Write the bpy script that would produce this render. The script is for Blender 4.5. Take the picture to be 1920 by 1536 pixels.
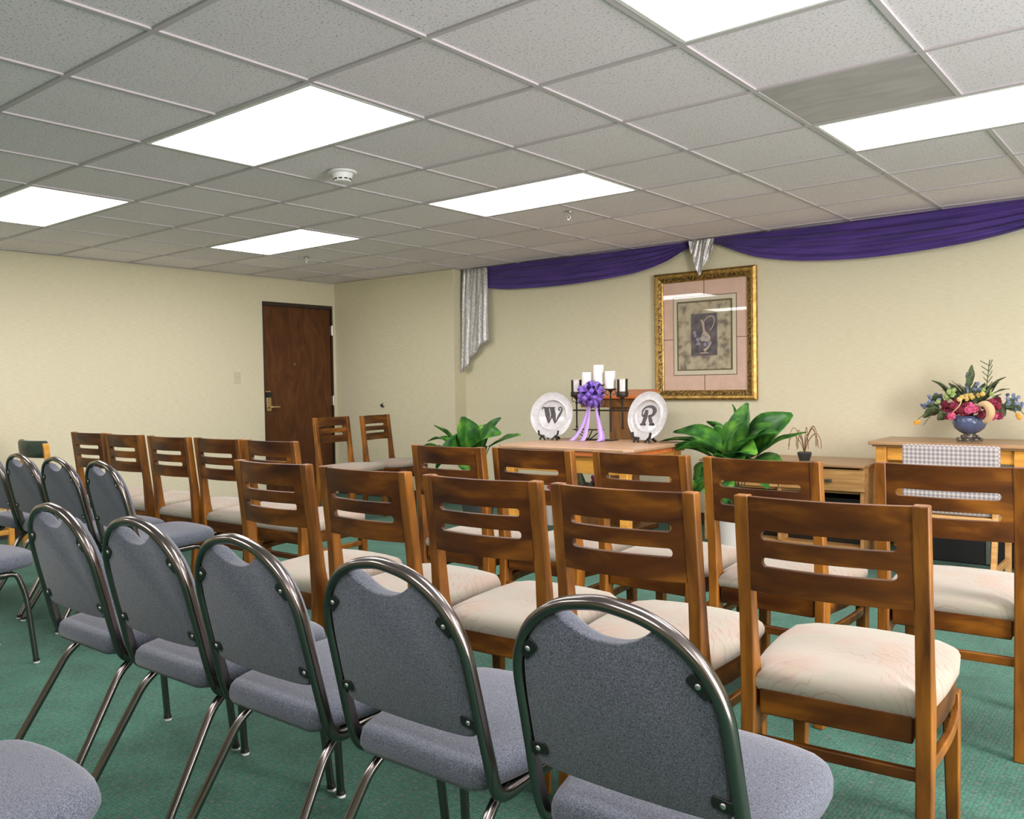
import bpy, math, random
from mathutils import Vector, Matrix
random.seed(7)
PI = math.pi
S = bpy.context.scene
for o in list(bpy.data.objects): bpy.data.objects.remove(o)
COL = S.collection

# ------------------------------------------------------------------ camera, world, exposure
cam_d = bpy.data.cameras.new('camera'); cam = bpy.data.objects.new('camera', cam_d); COL.objects.link(cam)
cam_d.sensor_fit = 'HORIZONTAL'; cam_d.sensor_width = 36.0; cam_d.lens = 30.28
cam_d.clip_start = 0.02; cam_d.clip_end = 60
_r = Vector((0.78021, 0.62531, -0.01623)); _u = Vector((-0.00586, 0.03326, 0.99943)); _w = Vector((-0.62549, 0.77967, -0.02961))
cam.matrix_world = Matrix(((_r.x, _u.x, -_w.x, 3.214), (_r.y, _u.y, -_w.y, -1.459), (_r.z, _u.z, -_w.z, 1.18), (0, 0, 0, 1)))
S.camera = cam
wd = bpy.data.worlds.new('world'); S.world = wd; wd.use_nodes = True
wd.node_tree.nodes['Background'].inputs[0].default_value = (0.9, 0.95, 1.0, 1)
wd.node_tree.nodes['Background'].inputs[1].default_value = 0.15
S.view_settings.view_transform = 'Standard'; S.view_settings.look = 'None'
S.view_settings.gamma = 1.0; S.view_settings.use_curve_mapping = False
S.view_settings.exposure = 0.85
LAMP = 8.6            # radiance of the ceiling diffusers

# fill light added to brighten ceiling and walls, at an invented right wall window
wl = bpy.data.lights.new('added_side_light', 'AREA'); wl.shape = 'RECTANGLE'; wl.size = 5.6; wl.size_y = 1.35; wl.energy = 330; wl.color = (1.0, .93, .95)
wo = bpy.data.objects.new('added_side_light', wl); COL.objects.link(wo); wo.location = (6.07, 0.6, 1.45); wo.rotation_euler = (0, PI / 2, 0); wo.rotation_euler = (0, PI / 2, PI)
wo.rotation_euler = Vector((-1, 0, 0)).to_track_quat('-Z', 'Z').to_euler()
wl.size, wl.size_y = 5.6, 1.35

# ------------------------------------------------------------------ materials
def N(nt, t, **k):
    n = nt.nodes.new(t)
    for a, b in k.items(): setattr(n, a, b)
    return n
def mat(name, col=(.8, .8, .8), rough=.5, metal=0.0, **kw):
    m = bpy.data.materials.new(name); m.use_nodes = True
    b = m.node_tree.nodes['Principled BSDF']
    b.inputs['Base Color'].default_value = (*col, 1); b.inputs['Roughness'].default_value = rough; b.inputs['Metallic'].default_value = metal
    for k, v in kw.items(): b.inputs[k.replace('_', ' ')].default_value = v
    return m
def noise_mat(name, c1, c2, scale=(10, 10, 10), nscale=1.0, detail=4, rough=.5, metal=0, lo=.35, hi=.65, bump=0, bdist=.001, c3=None, rnd=False, dist=0, **kw):
    m = mat(name, c1, rough, metal, **kw); nt = m.node_tree; b = nt.nodes['Principled BSDF']
    tc = N(nt, 'ShaderNodeTexCoord'); mp = N(nt, 'ShaderNodeMapping'); mp.inputs['Scale'].default_value = scale
    src = tc.outputs['Object']
    if rnd:
        oi = N(nt, 'ShaderNodeObjectInfo'); cm = N(nt, 'ShaderNodeVectorMath', operation='SCALE'); cm.inputs[0].default_value = (13, 7, 5)
        nt.links.new(oi.outputs['Random'], cm.inputs['Scale'])
        ad = N(nt, 'ShaderNodeVectorMath', operation='ADD'); nt.links.new(src, ad.inputs[0]); nt.links.new(cm.outputs[0], ad.inputs[1]); src = ad.outputs[0]
    nt.links.new(src, mp.inputs[0])
    no = N(nt, 'ShaderNodeTexNoise'); no.inputs['Scale'].default_value = nscale; no.inputs['Detail'].default_value = detail; no.inputs['Distortion'].default_value = dist
    nt.links.new(mp.outputs[0], no.inputs['Vector'])
    cr = N(nt, 'ShaderNodeValToRGB'); e = cr.color_ramp.elements
    e[0].position = lo; e[0].color = (*c1, 1); e[1].position = hi; e[1].color = (*c2, 1)
    if c3: x = cr.color_ramp.elements.new((lo + hi) / 2); x.color = (*c3, 1)
    nt.links.new(no.outputs['Fac'], cr.inputs[0]); nt.links.new(cr.outputs[0], b.inputs['Base Color'])
    if bump:
        bp = N(nt, 'ShaderNodeBump'); bp.inputs['Strength'].default_value = bump; bp.inputs['Distance'].default_value = bdist
        nt.links.new(no.outputs['Fac'], bp.inputs['Height']); nt.links.new(bp.outputs[0], b.inputs['Normal'])
    return m
M = {}
M['wall'] = noise_mat('wall_cloth', (.69, .645, .45), (.745, .70, .50), (6, 6, 55), 3, 3, .85, bump=.25, bdist=.001)
M['wood'] = noise_mat('cherry_wood', (.030, .007, .0008), (.29, .105, .007), (4, 6, 15), 1.0, 7, .40, lo=.30, hi=.76, c3=(.100, .030, .002), rnd=True, dist=.35, Specular_IOR_Level=.35)
M['woodv'] = noise_mat('cherry_wood_upright', (.085, .024, .002), (.36, .135, .012), (22, 16, 4), 1.0, 5, .38, lo=.3, hi=.75, rnd=True, dist=.4, Specular_IOR_Level=.4)
M['oak'] = noise_mat('golden_oak', (.50, .25, .075), (.68, .40, .15), (4, 25, 40), 1.0, 5, .4, dist=.5, Coat_Weight=.2)
M['oakd'] = noise_mat('honey_oak', (.60, .27, .04), (.78, .38, .06), (4, 20, 30), 1.0, 4, .4, dist=.5, Coat_Weight=.2)
M['oaktop'] = noise_mat('oak_top', (.36, .20, .09), (.48, .29, .14), (3, 30, 30), 1.0, 4, .38, dist=.4, Coat_Weight=.2)
M['tabletop'] = noise_mat('table_top_wood', (.42, .25, .14), (.50, .32, .19), (3, 30, 30), 1.0, 4, .4, dist=.4)
M['redwood'] = noise_mat('orange_edge_wood', (.52, .13, .03), (.66, .20, .05), (3, 20, 30), 1.0, 4, .35)
M['lectern'] = noise_mat('walnut_stand', (.16, .065, .018), (.27, .12, .035), (20, 20, 3), 1.0, 4, .45)
M['door'] = noise_mat('door_veneer', (.072, .026, .008), (.15, .060, .021), (3, 7, 1.8), 1.3, 6, .5, lo=.3, hi=.75, c3=(.105, .036, .009), dist=1.6, Specular_IOR_Level=.3)
M['dframe'] = mat('dark_door_frame', (.035, .022, .014), .5)
M['metal'] = mat('pewter_chrome', (.195, .172, .158), .22, 1.0)
M['darkmetal'] = mat('dark_pewter', (.16, .155, .145), .3, 1.0)
M['black'] = mat('black_plastic', (.012, .012, .012), .45)
M['iron'] = mat('wrought_iron', (.045, .035, .025), .5, .6)
M['steel'] = mat('steel', (.62, .62, .6), .28, 1.0)
M['brass'] = mat('antique_brass', (.55, .42, .22), .35, 1.0)
M['white'] = mat('white_plastic', (.82, .82, .80), .4)
M['cream_plastic'] = mat('cream_plastic', (.62, .57, .40), .4)
M['glide'] = mat('clear_glide', (.75, .75, .72), .3)
M['grid'] = mat('ceiling_grid_paint', (.58, .53, .55), .7)
M['greenf'] = noise_mat('green_vinyl', (.022, .045, .035), (.04, .075, .058), (30, 30, 30), 1, 3, .4)
M['base'] = mat('vinyl_base', (.07, .045, .03), .5)
M['purple'] = noise_mat('purple_cloth', (.062, .028, .20), (.095, .045, .28), (3, 3, 20), 1, 3, .72, Sheen_Weight=.15)
M['silver'] = noise_mat('silver_brocade', (.44, .43, .42), (.66, .65, .63), (70, 70, 50), 1, 3, .36, lo=.40, hi=.60, bump=.3, bdist=.001, metal=.25)
M['ribbon'] = mat('purple_satin_ribbon', (.17, .08, .46), .3, Sheen_Weight=.2)
M['ribbon2'] = mat('lilac_satin_tail', (.47, .30, .72), .35, Sheen_Weight=.3)
M['candle'] = mat('candle_wax', (.88, .86, .83), .5, Subsurface_Weight=.15)
M['plate'] = noise_mat('pewter_white_plate', (.46, .46, .455), (.53, .53, .525), (40, 40, 40), 1, 2, .25, Coat_Weight=.4)
M['ink'] = mat('letter_ink', (.055, .05, .05), .5)
M['blue'] = mat('blue_glaze', (.085, .115, .215), .22, Coat_Weight=.5)
M['bronze'] = noise_mat('bronze_foot', (.10, .085, .06), (.26, .24, .2), (60, 60, 60), 1, 3, .4, metal=.6)
M['redf'] = noise_mat('burgundy_petals', (.13, .008, .022), (.34, .025, .065), (40, 40, 40), 1, 3, .6)
M['pinkf'] = noise_mat('pink_petals', (.55, .06, .16), (.68, .12, .24), (40, 40, 40), 1, 3, .6)
M['yellf'] = noise_mat('yellow_petals', (.68, .46, .10), (.80, .62, .22), (50, 50, 50), 1, 3, .6)
M['orangef'] = mat('orange_petals', (.80, .42, .06), .6)
M['bluef'] = noise_mat('blue_petals', (.10, .14, .27), (.30, .36, .50), (60, 60, 60), 1, 3, .6)
M['limef'] = mat('lime_petals', (.34, .46, .14), .6)
M['sprig'] = noise_mat('sprig_green', (.040, .060, .022), (.11, .15, .06), (40, 40, 40), 1, 3, .6)
M['tan'] = mat('tan_ribbon', (.72, .50, .27), .6)
M['purpf'] = noise_mat('plum_petals', (.07, .012, .06), (.30, .06, .14), (50, 50, 50), 1, 3, .6)
M['whitepot'] = mat('white_pot', (.66, .63, .58), .4)
M['blackpot'] = mat('dark_pot', (.04, .045, .045), .5)
M['soil'] = mat('soil', (.03, .02, .012), .9)
M['mat_pink'] = noise_mat('pink_mat_board', (.70, .49, .37), (.74, .53, .41), (15, 15, 15), 1, 2, .8)
M['mat_cream'] = mat('cream_bevel', (.66, .62, .46), .7)
M['mat_line'] = mat('brown_line', (.17, .11, .07), .7)
M['mat_olive'] = mat('olive_fillet', (.17, .13, .06), .5, .3)
M['print'] = noise_mat('mottled_print', (.20, .17, .13), (.52, .48, .32), (14, 14, 14), 1, 5, .7, lo=.36, hi=.60, c3=(.43, .37, .25))
M['print_dark'] = noise_mat('violet_grey_print', (.065, .06, .075), (.17, .145, .15), (18, 18, 18), 1, 4, .7)
M['pitcher'] = mat('pitcher_paint', (.50, .42, .32), .7)
M['lilacp'] = mat('lilac_paint', (.30, .28, .36), .7)
M['gold'] = noise_mat('gold_moulding', (.33, .19, .045), (.55, .36, .10), (30, 30, 30), 1, 3, .33, metal=.75)
M['goldd'] = noise_mat('ornate_gold', (.055, .034, .010), (.48, .31, .09), (75, 75, 75), 1, 2, .38, metal=.6, lo=.40, hi=.60, bump=.8, bdist=.003)
def glass_mat():
    m = bpy.data.materials.new('picture_glass'); m.use_nodes = True; nt = m.node_tree; nt.nodes.clear()
    lw = N(nt, 'ShaderNodeLayerWeight'); lw.inputs[0].default_value = .5; pw = N(nt, 'ShaderNodeMath', operation='POWER'); pw.inputs[1].default_value = 4; nt.links.new(lw.outputs['Facing'], pw.inputs[0]); fr_ = N(nt, 'ShaderNodeMath', operation='MULTIPLY_ADD'); fr_.inputs[1].default_value = .8; fr_.inputs[2].default_value = .03; nt.links.new(pw.outputs[0], fr_.inputs[0]); tr = N(nt, 'ShaderNodeBsdfTransparent'); gl = N(nt, 'ShaderNodeBsdfGlossy'); gl.inputs['Roughness'].default_value = .015
    mx = N(nt, 'ShaderNodeMixShader'); ou = N(nt, 'ShaderNodeOutputMaterial'); nt.links.new(fr_.outputs[0], mx.inputs[0]); nt.links.new(tr.outputs[0], mx.inputs[1]); nt.links.new(gl.outputs[0], mx.inputs[2]); nt.links.new(mx.outputs[0], ou.inputs[0]); return m
M['glass'] = glass_mat()
M['votive'] = mat('smoked_votive_glass', (.62, .62, .6), .12, Coat_Weight=.6)
M['gpanel'] = noise_mat('grey_return_panel', (.40, .38, .395), (.50, .475, .49), (3, 9, 3), 1, 3, .45, dist=1.0)

def fabric(name, a, b_, sc=900, rough=.95, lo=.35, hi=.65, bump=.35):
    m = noise_mat(name, a, b_, (1, 1, 1), sc, 2, rough, lo=lo, hi=hi, bump=bump, bdist=.0008, Sheen_Weight=.2)
    return m
M['denim'] = fabric('blue_grey_tweed', (.030, .036, .050), (.150, .168, .205), 420, lo=.32, hi=.68)
M['checker'] = None

def seat_fabric():
    m = mat('cream_fern_fabric', (.6, .5, .4), .9, Sheen_Weight=.2); nt = m.node_tree; b = nt.nodes['Principled BSDF']; L = nt.links.new
    tc = N(nt, 'ShaderNodeTexCoord')
    # fern fronds: bands of thin curved lines hanging from repeated ribs
    wv = N(nt, 'ShaderNodeTexWave', wave_type='RINGS', rings_direction='SPHERICAL'); wv.inputs['Scale'].default_value = 17; wv.inputs['Distortion'].default_value = 7; wv.inputs['Detail'].default_value = 1; wv.inputs['Detail Scale'].default_value = 1.2
    mp = N(nt, 'ShaderNodeMapping'); mp.inputs['Location'].default_value = (.02, .30, 0); mp.inputs['Scale'].default_value = (1.4, 1, .6)
    L(tc.outputs['Object'], mp.inputs[0]); L(mp.outputs[0], wv.inputs['Vector'])
    r = N(nt, 'ShaderNodeValToRGB'); e = r.color_ramp.elements; e[0].position = 0; e[0].color = (1, 1, 1, 1); e[1].position = .10; e[1].color = (0, 0, 0, 1); L(wv.outputs['Fac'], r.inputs[0])
    n1 = N(nt, 'ShaderNodeTexNoise'); n1.inputs['Scale'].default_value = 5; L(tc.outputs['Object'], n1.inputs['Vector'])
    r1 = N(nt, 'ShaderNodeValToRGB'); e = r1.color_ramp.elements; e[0].position = .46; e[0].color = (0, 0, 0, 1); e[1].position = .60; e[1].color = (.5, .5, .5, 1); L(n1.outputs['Fac'], r1.inputs[0])
    mu = N(nt, 'ShaderNodeMath', operation='MULTIPLY'); L(r.outputs[0], mu.inputs[0]); L(r1.outputs[0], mu.inputs[1])
    n2 = N(nt, 'ShaderNodeTexNoise'); n2.inputs['Scale'].default_value = 9; n2.inputs['Detail'].default_value = 3; L(tc.outputs['Object'], n2.inputs['Vector'])
    r2 = N(nt, 'ShaderNodeValToRGB'); e = r2.color_ramp.elements; e[0].position = .38; e[0].color = (.325, .255, .19, 1); e[1].position = .66; e[1].color = (.29, .28, .20, 1); x = r2.color_ramp.elements.new(.52); x.color = (.315, .28, .22, 1)
    L(n2.outputs['Fac'], r2.inputs[0])
    mx = N(nt, 'ShaderNodeMix', data_type='RGBA'); L(mu.outputs[0], mx.inputs['Factor']); L(r2.outputs[0], mx.inputs['A']); mx.inputs['B'].default_value = (.22, .13, .08, 1)
    L(mx.outputs['Result'], b.inputs['Base Color'])
    n3 = N(nt, 'ShaderNodeTexNoise'); n3.inputs['Scale'].default_value = 500; L(tc.outputs['Object'], n3.inputs['Vector'])
    bp = N(nt, 'ShaderNodeBump'); bp.inputs['Strength'].default_value = .25; bp.inputs['Distance'].default_value = .0006; L(n3.outputs['Fac'], bp.inputs['Height']); L(bp.outputs[0], b.inputs['Normal'])
    return m
M['seatf'] = seat_fabric()

def checker_fabric():
    m = mat('dotted_grey_fabric', (.6, .58, .54), .9); nt = m.node_tree; b = nt.nodes['Principled BSDF']; L = nt.links.new
    tc = N(nt, 'ShaderNodeTexCoord'); mp = N(nt, 'ShaderNodeMapping'); mp.inputs['Rotation'].default_value = (0, PI / 4, 0); L(tc.outputs['Object'], mp.inputs[0])
    ck = N(nt, 'ShaderNodeTexChecker'); ck.inputs['Scale'].default_value = 62; ck.inputs['Color1'].default_value = (.46, .43, .40, 1); ck.inputs['Color2'].default_value = (.24, .21, .215, 1)
    L(mp.outputs[0], ck.inputs['Vector']); L(ck.outputs[0], b.inputs['Base Color'])
    return m
M['checker'] = checker_fabric()

def carpet_mat():
    m = mat('green_loop_carpet', (.05, .2, .13), .95, Sheen_Weight=.06); nt = m.node_tree; b = nt.nodes['Principled BSDF']; L = nt.links.new
    tc = N(nt, 'ShaderNodeTexCoord')
    mp = N(nt, 'ShaderNodeMapping'); mp.inputs['Scale'].default_value = (85, 85, 1); L(tc.outputs['Object'], mp.inputs[0])
    vo = N(nt, 'ShaderNodeTexVoronoi'); vo.inputs['Scale'].default_value = 1; vo.inputs['Randomness'].default_value = .45; L(mp.outputs[0], vo.inputs['Vector'])
    # dot lattice of plum yarn
    mp2 = N(nt, 'ShaderNodeMapping'); mp2.inputs['Scale'].default_value = (24, 34, 1); L(tc.outputs['Object'], mp2.inputs[0])
    v2 = N(nt, 'ShaderNodeTexVoronoi'); v2.inputs['Scale'].default_value = 1; v2.inputs['Randomness'].default_value = .25; L(mp2.outputs[0], v2.inputs['Vector'])
    r2 = N(nt, 'ShaderNodeValToRGB'); e = r2.color_ramp.elements; e[0].position = .10; e[0].color = (.62, .62, .62, 1); e[1].position = .24; e[1].color = (0, 0, 0, 1); L(v2.outputs['Distance'], r2.inputs[0])
    n1 = N(nt, 'ShaderNodeTexNoise'); n1.inputs['Scale'].default_value = 5; n1.inputs['Detail'].default_value = 5; L(tc.outputs['Object'], n1.inputs['Vector'])
    cr = N(nt, 'ShaderNodeValToRGB'); e = cr.color_ramp.elements; e[0].position = .3; e[0].color = (.026, .112, .072, 1); e[1].position = .7; e[1].color = (.048, .185, .125, 1); L(n1.outputs['Fac'], cr.inputs[0])
    mx0 = N(nt, 'ShaderNodeMix', data_type='RGBA', blend_type='MULTIPLY'); mx0.inputs['Factor'].default_value = .85
    r3 = N(nt, 'ShaderNodeValToRGB'); e = r3.color_ramp.elements; e[0].position = .0; e[0].color = (1.25, 1.25, 1.2, 1); e[1].position = .75; e[1].color = (.38, .42, .42, 1); L(vo.outputs['Distance'], r3.inputs[0])
    L(cr.outputs[0], mx0.inputs['A']); L(r3.outputs[0], mx0.inputs['B'])
    mx = N(nt, 'ShaderNodeMix', data_type='RGBA'); L(r2.outputs[0], mx.inputs['Factor']); L(mx0.outputs['Result'], mx.inputs['A']); mx.inputs['B'].default_value = (.15, .11, .13, 1)
    L(mx.outputs['Result'], b.inputs['Base Color'])
    bp = N(nt, 'ShaderNodeBump'); bp.invert = True; bp.inputs['Strength'].default_value = .5; bp.inputs['Distance'].default_value = .004; L(vo.outputs['Distance'], bp.inputs['Height']); L(bp.outputs[0], b.inputs['Normal'])
    return m
M['carpet'] = carpet_mat()

def tile_mat():
    m = mat('mineral_ceiling_tile', (.7, .68, .66), .95); nt = m.node_tree; b = nt.nodes['Principled BSDF']; L = nt.links.new
    tc = N(nt, 'ShaderNodeTexCoord')
    n = N(nt, 'ShaderNodeTexNoise'); n.inputs['Scale'].default_value = 120; n.inputs['Detail'].default_value = 2; L(tc.outputs['Object'], n.inputs['Vector'])
    r = N(nt, 'ShaderNodeValToRGB'); e = r.color_ramp.elements; e[0].position = .30; e[0].color = (.42, .39, .40, 1); e[1].position = .42; e[1].color = (.89, .82, .87, 1); L(n.outputs['Fac'], r.inputs[0])
    sc = N(nt, 'ShaderNodeVectorMath', operation='SCALE'); sc.inputs['Scale'].default_value = 1 / .6096; L(tc.outputs['Object'], sc.inputs[0])
    fl = N(nt, 'ShaderNodeVectorMath', operation='FLOOR'); L(sc.outputs[0], fl.inputs[0])
    wn = N(nt, 'ShaderNodeTexWhiteNoise'); L(fl.outputs[0], wn.inputs['Vector'])
    mr = N(nt, 'ShaderNodeMapRange'); mr.inputs['To Min'].default_value = .93; mr.inputs['To Max'].default_value = 1.04; L(wn.outputs['Value'], mr.inputs['Value'])
    mm = N(nt, 'ShaderNodeVectorMath', operation='SCALE'); L(r.outputs[0], mm.inputs[0]); L(mr.outputs[0], mm.inputs['Scale']); L(mm.outputs[0], b.inputs['Base Color'])
    bp = N(nt, 'ShaderNodeBump'); bp.inputs['Strength'].default_value = .3; bp.inputs['Distance'].default_value = .001; L(n.outputs['Fac'], bp.inputs['Height']); L(bp.outputs[0], b.inputs['Normal'])
    return m
M['tile'] = tile_mat()

def leaf_mat():
    m = noise_mat('glossy_leaf', (.012, .060, .014), (.13, .34, .035), (11, 11, 11), 1, 3, .38, lo=.32, hi=.68, c3=(.035, .15, .022), Specular_IOR_Level=.35)
    b = m.node_tree.nodes['Principled BSDF']; b.inputs['Subsurface Weight'].default_value = .0
    return m
M['leaf'] = leaf_mat()
def emis(name, col, st):
    m = bpy.data.materials.new(name); m.use_nodes = True; nt = m.node_tree
    for n in list(nt.nodes): nt.nodes.remove(n)
    e = N(nt, 'ShaderNodeEmission'); e.inputs[0].default_value = (*col, 1); e.inputs[1].default_value = st
    o = N(nt, 'ShaderNodeOutputMaterial'); nt.links.new(e.outputs[0], o.inputs[0]); return m
M['lamp'] = emis('lit_diffuser', (1.0, .935, .955), LAMP)

# ------------------------------------------------------------------ mesh helpers
class MB:
    def __init__(s): s.v = []; s.f = []; s.mi = []; s.cur = 0
    def add(s, vs, fs, T=None):
        o = len(s.v)
        for p in vs:
            p = Vector(p)
            if T is not None: p = T @ p
            s.v.append(tuple(p))
        for q in fs: s.f.append(tuple(i + o for i in q)); s.mi.append(s.cur)
        return s
    def box(s, x0, x1, y0, y1, z0, z1, T=None):
        vs = [(x, y, z) for z in (z0, z1) for y in (y0, y1) for x in (x0, x1)]
        return s.add(vs, [(0, 2, 3, 1), (4, 5, 7, 6), (0, 1, 5, 4), (2, 6, 7, 3), (0, 4, 6, 2), (1, 3, 7, 5)], T)
    def prism(s, poly, a, b, axis='z', T=None):
        """polygon in the plane across `axis`, extruded a..b"""
        n = len(poly)
        def P(p, h):
            if axis == 'z': return (p[0], p[1], h)
            if axis == 'y': return (p[0], h, p[1])
            return (h, p[0], p[1])
        vs = [P(p, a) for p in poly] + [P(p, b) for p in poly]
        fs = [tuple(reversed(range(n))), tuple(range(n, 2 * n))] + [(i, (i + 1) % n, n + (i + 1) % n, n + i) for i in range(n)]
        return s.add(vs, fs, T)
    def lathe(s, prof, n=24, T=None, cap=True):
        vs = []; fs = []
        for r, z in prof:
            for k in range(n):
                a = 2 * PI * k / n; vs.append((r * math.cos(a), r * math.sin(a), z))
        m = len(prof)
        for i in range(m - 1):
            for k in range(n):
                k2 = (k + 1) % n; fs.append((i * n + k, i * n + k2, (i + 1) * n + k2, (i + 1) * n + k))
        if cap: fs.append(tuple(reversed(range(n)))); fs.append(tuple((m - 1) * n + k for k in range(n)))
        return s.add(vs, fs, T)
    def sweep(s, pts, prof, up=(0, 0, 1), scale=None, closed=False, T=None):
        pts = [Vector(p) for p in pts]; n = len(pts); k = len(prof); vs = []; fs = []
        nrm = None
        for i, p in enumerate(pts):
            if closed: t = pts[(i + 1) % n] - pts[i - 1]
            else: t = pts[min(i + 1, n - 1)] - pts[max(i - 1, 0)]
            t.normalize()
            if nrm is None:
                u_ = Vector(up)
                if abs(u_.dot(t)) > .98: u_ = Vector((0, 1, 0)) if abs(t.y) < .9 else Vector((1, 0, 0))
                nrm = (u_ - t * u_.dot(t)).normalized()
            else: nrm = (nrm - t * nrm.dot(t)).normalized()
            b = t.cross(nrm)
            sc = scale[i] if scale else 1
            for (a, c) in prof: vs.append(p + nrm * a * sc + b * c * sc)
        rng = n if closed else n - 1
        for i in range(rng):
            j = (i + 1) % n
            for q in range(k): fs.append((i * k + q, i * k + (q + 1) % k, j * k + (q + 1) % k, j * k + q))
        if not closed: fs.append(tuple(reversed(range(k)))); fs.append(tuple((n - 1) * k + q for q in range(k)))
        return s.add(vs, fs, T)
    def tube(s, pts, r, n=8, **k):
        return s.sweep(pts, [(r * math.cos(2 * PI * i / n), r * math.sin(2 * PI * i / n)) for i in range(n)], **k)
    def sphere(s, c, r, n=10, m=6, sq=(1, 1, 1), T=None):
        vs = [(c[0], c[1], c[2] - r * sq[2])]; fs = []
        for i in range(1, m):
            th = PI * i / m
            for k in range(n):
                a = 2 * PI * k / n
                vs.append((c[0] + r * sq[0] * math.sin(th) * math.cos(a), c[1] + r * sq[1] * math.sin(th) * math.sin(a), c[2] - r * sq[2] * math.cos(th)))
        vs.append((c[0], c[1], c[2] + r * sq[2])); L = len(vs) - 1
        for k in range(n):
            fs.append((0, 1 + (k + 1) % n, 1 + k)); fs.append((L, L - n + k, L - n + (k + 1) % n))
        for i in range(m - 2):
            for k in range(n):
                a = 1 + i * n + k; b = 1 + i * n + (k + 1) % n; fs.append((a, b, b + n, a + n))
        return s.add(vs, fs, T)
    def build(s, name, m, parent=None, bevel=0, smooth=35, seg=2, solid=0, loc=None):
        me = bpy.data.meshes.new(name); me.from_pydata(s.v, [], s.f)
        ms = m if isinstance(m, (list, tuple)) else [m]
        for x in ms: me.materials.append(M[x] if isinstance(x, str) else x)
        if len(ms) > 1:
            for p, i in zip(me.polygons, s.mi): p.material_index = i
        me.validate()
        import bmesh
        bm = bmesh.new(); bm.from_mesh(me); bmesh.ops.remove_doubles(bm, verts=bm.verts, dist=1e-5); bmesh.ops.recalc_face_normals(bm, faces=bm.faces); bm.to_mesh(me); bm.free()
        if smooth: me.shade_smooth(); me.set_sharp_from_angle(angle=math.radians(smooth))
        o = bpy.data.objects.new(name, me); COL.objects.link(o)
        if loc: o.location = loc
        if parent: o.parent = parent
        if solid: q = o.modifiers.new('s', 'SOLIDIFY'); q.thickness = solid; q.offset = 0
        if bevel: q = o.modifiers.new('b', 'BEVEL'); q.width = bevel; q.segments = seg; q.limit_method = 'ANGLE'; q.angle_limit = math.radians(50); q.harden_normals = False
        return o
def thing(name, label, cat, loc=(0, 0, 0), rz=0, group=None):
    o = bpy.data.objects.new(name, None); COL.objects.link(o); o.empty_display_size = .1
    o.location = loc; o.rotation_euler = (0, 0, rz); o['label'] = label; o['category'] = cat
    if group: o['group'] = group
    return o
def tag(o, label, cat, group=None):
    o['label'] = label; o['category'] = cat
    if group: o['group'] = group
    return o
def struct(o): o['kind'] = 'structure'; return o
def copy_tree(o, parent=None):
    c = o.copy(); COL.objects.link(c)
    if parent: c.parent = parent
    for ch in list(o.children): copy_tree(ch, c)
    return c
def catmull(P, n=6, closed=False):
    P = [Vector(p) for p in P]; out = []; m = len(P)
    R = range(m if closed else m - 1)
    for i in R:
        if closed: a, b, c, d = P[i - 1], P[i], P[(i + 1) % m], P[(i + 2) % m]
        else: a, b, c, d = P[max(i - 1, 0)], P[i], P[i + 1], P[min(i + 2, m - 1)]
        for k in range(n):
            t = k / n
            out.append(.5 * ((2 * b) + (c - a) * t + (2 * a - 5 * b + 4 * c - d) * t * t + (3 * b - a - 3 * c + d) * t ** 3))
    if not closed: out.append(P[-1])
    return out
def fillet(P, r, n=6):
    """polyline with rounded corners"""
    P = [Vector(p) for p in P]; out = [P[0]]
    for i in range(1, len(P) - 1):
        a = (P[i - 1] - P[i]); b = (P[i + 1] - P[i]); rr = min(r, a.length * .45, b.length * .45)
        p0 = P[i] + a.normalized() * rr; p2 = P[i] + b.normalized() * rr
        for k in range(n + 1):
            t = k / n; out.append(p0 * (1 - t) ** 2 + P[i] * 2 * t * (1 - t) + p2 * t * t)
    out.append(P[-1]); return out
def lerp(a, b, t): return a + (b - a) * t

# ------------------------------------------------------------------ room shell
H = 2.32; G = .6096; WX = -4.277; WR = 6.1; YB = 5.0; YJ = 4.84; YF = -4.9
b = MB(); b.box(WX, WR, YF, YB, -.08, 0); struct(b.build('floor', 'carpet', smooth=0))
b = MB(); b.box(WX - .1, WR + .1, YF - .1, YB + .1, H + .004, H + .06); struct(b.build('ceiling', 'tile', smooth=0))
D0, D1, DZ = 3.832, 4.735, 2.065
b = MB()
b.box(WX - .12, WX, YF, D0, 0, H); b.box(WX - .12, WX, D1, 4.80, 0, H); b.box(WX - .12, WX, D0, D1, DZ, H)
struct(b.build('wall_left', 'wall', smooth=0))
b = MB(); b.prism([(WX - .12, 4.772), (WX, 4.775), (-2.56, YJ), (-2.56, YB), (WR, YB), (WR, YB + .12), (WX - .12, YB + .12)], 0, H)
struct(b.build('wall_back', 'wall', smooth=0))
b = MB(); b.box(WR, WR + .1, YF, YB, 0, .75); b.box(WR, WR + .1, YF, YB, 2.15, H); b.box(WR, WR + .1, YF, -2.25, .75, 2.15); b.box(WR, WR + .1, 3.45, YB, .75, 2.15); struct(b.build('wall_right', 'wall', smooth=0))
b = MB(); b.box(WR + .02, WR + .03, -2.25, 3.45, .75, 2.15); wn_ = struct(b.build('added_window_1', 'white', smooth=0))  # invented unseen window, a blank panel to go with the added light
b = MB()
for y_ in (-2.25, -.83, .58, 1.99, 3.41): b.box(WR, WR + .02, y_, y_ + .04, .75, 2.15)
b.box(WR, WR + .02, -2.25, 3.45, .75, .79); b.box(WR, WR + .02, -2.25, 3.45, 2.11, 2.15); b.build('added_window_frame', 'white', wn_)
b = MB(); b.box(WX, WR, YF - .1, YF, 0, H); struct(b.build('wall_front', 'wall', smooth=0))
def bb(name, *a):
    q = MB(); q.box(*a); struct(q.build(name, 'base', bevel=.003))
bb('baseboard_left', WX, WX + .008, YF, D0 - .02, 0, .1)
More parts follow.
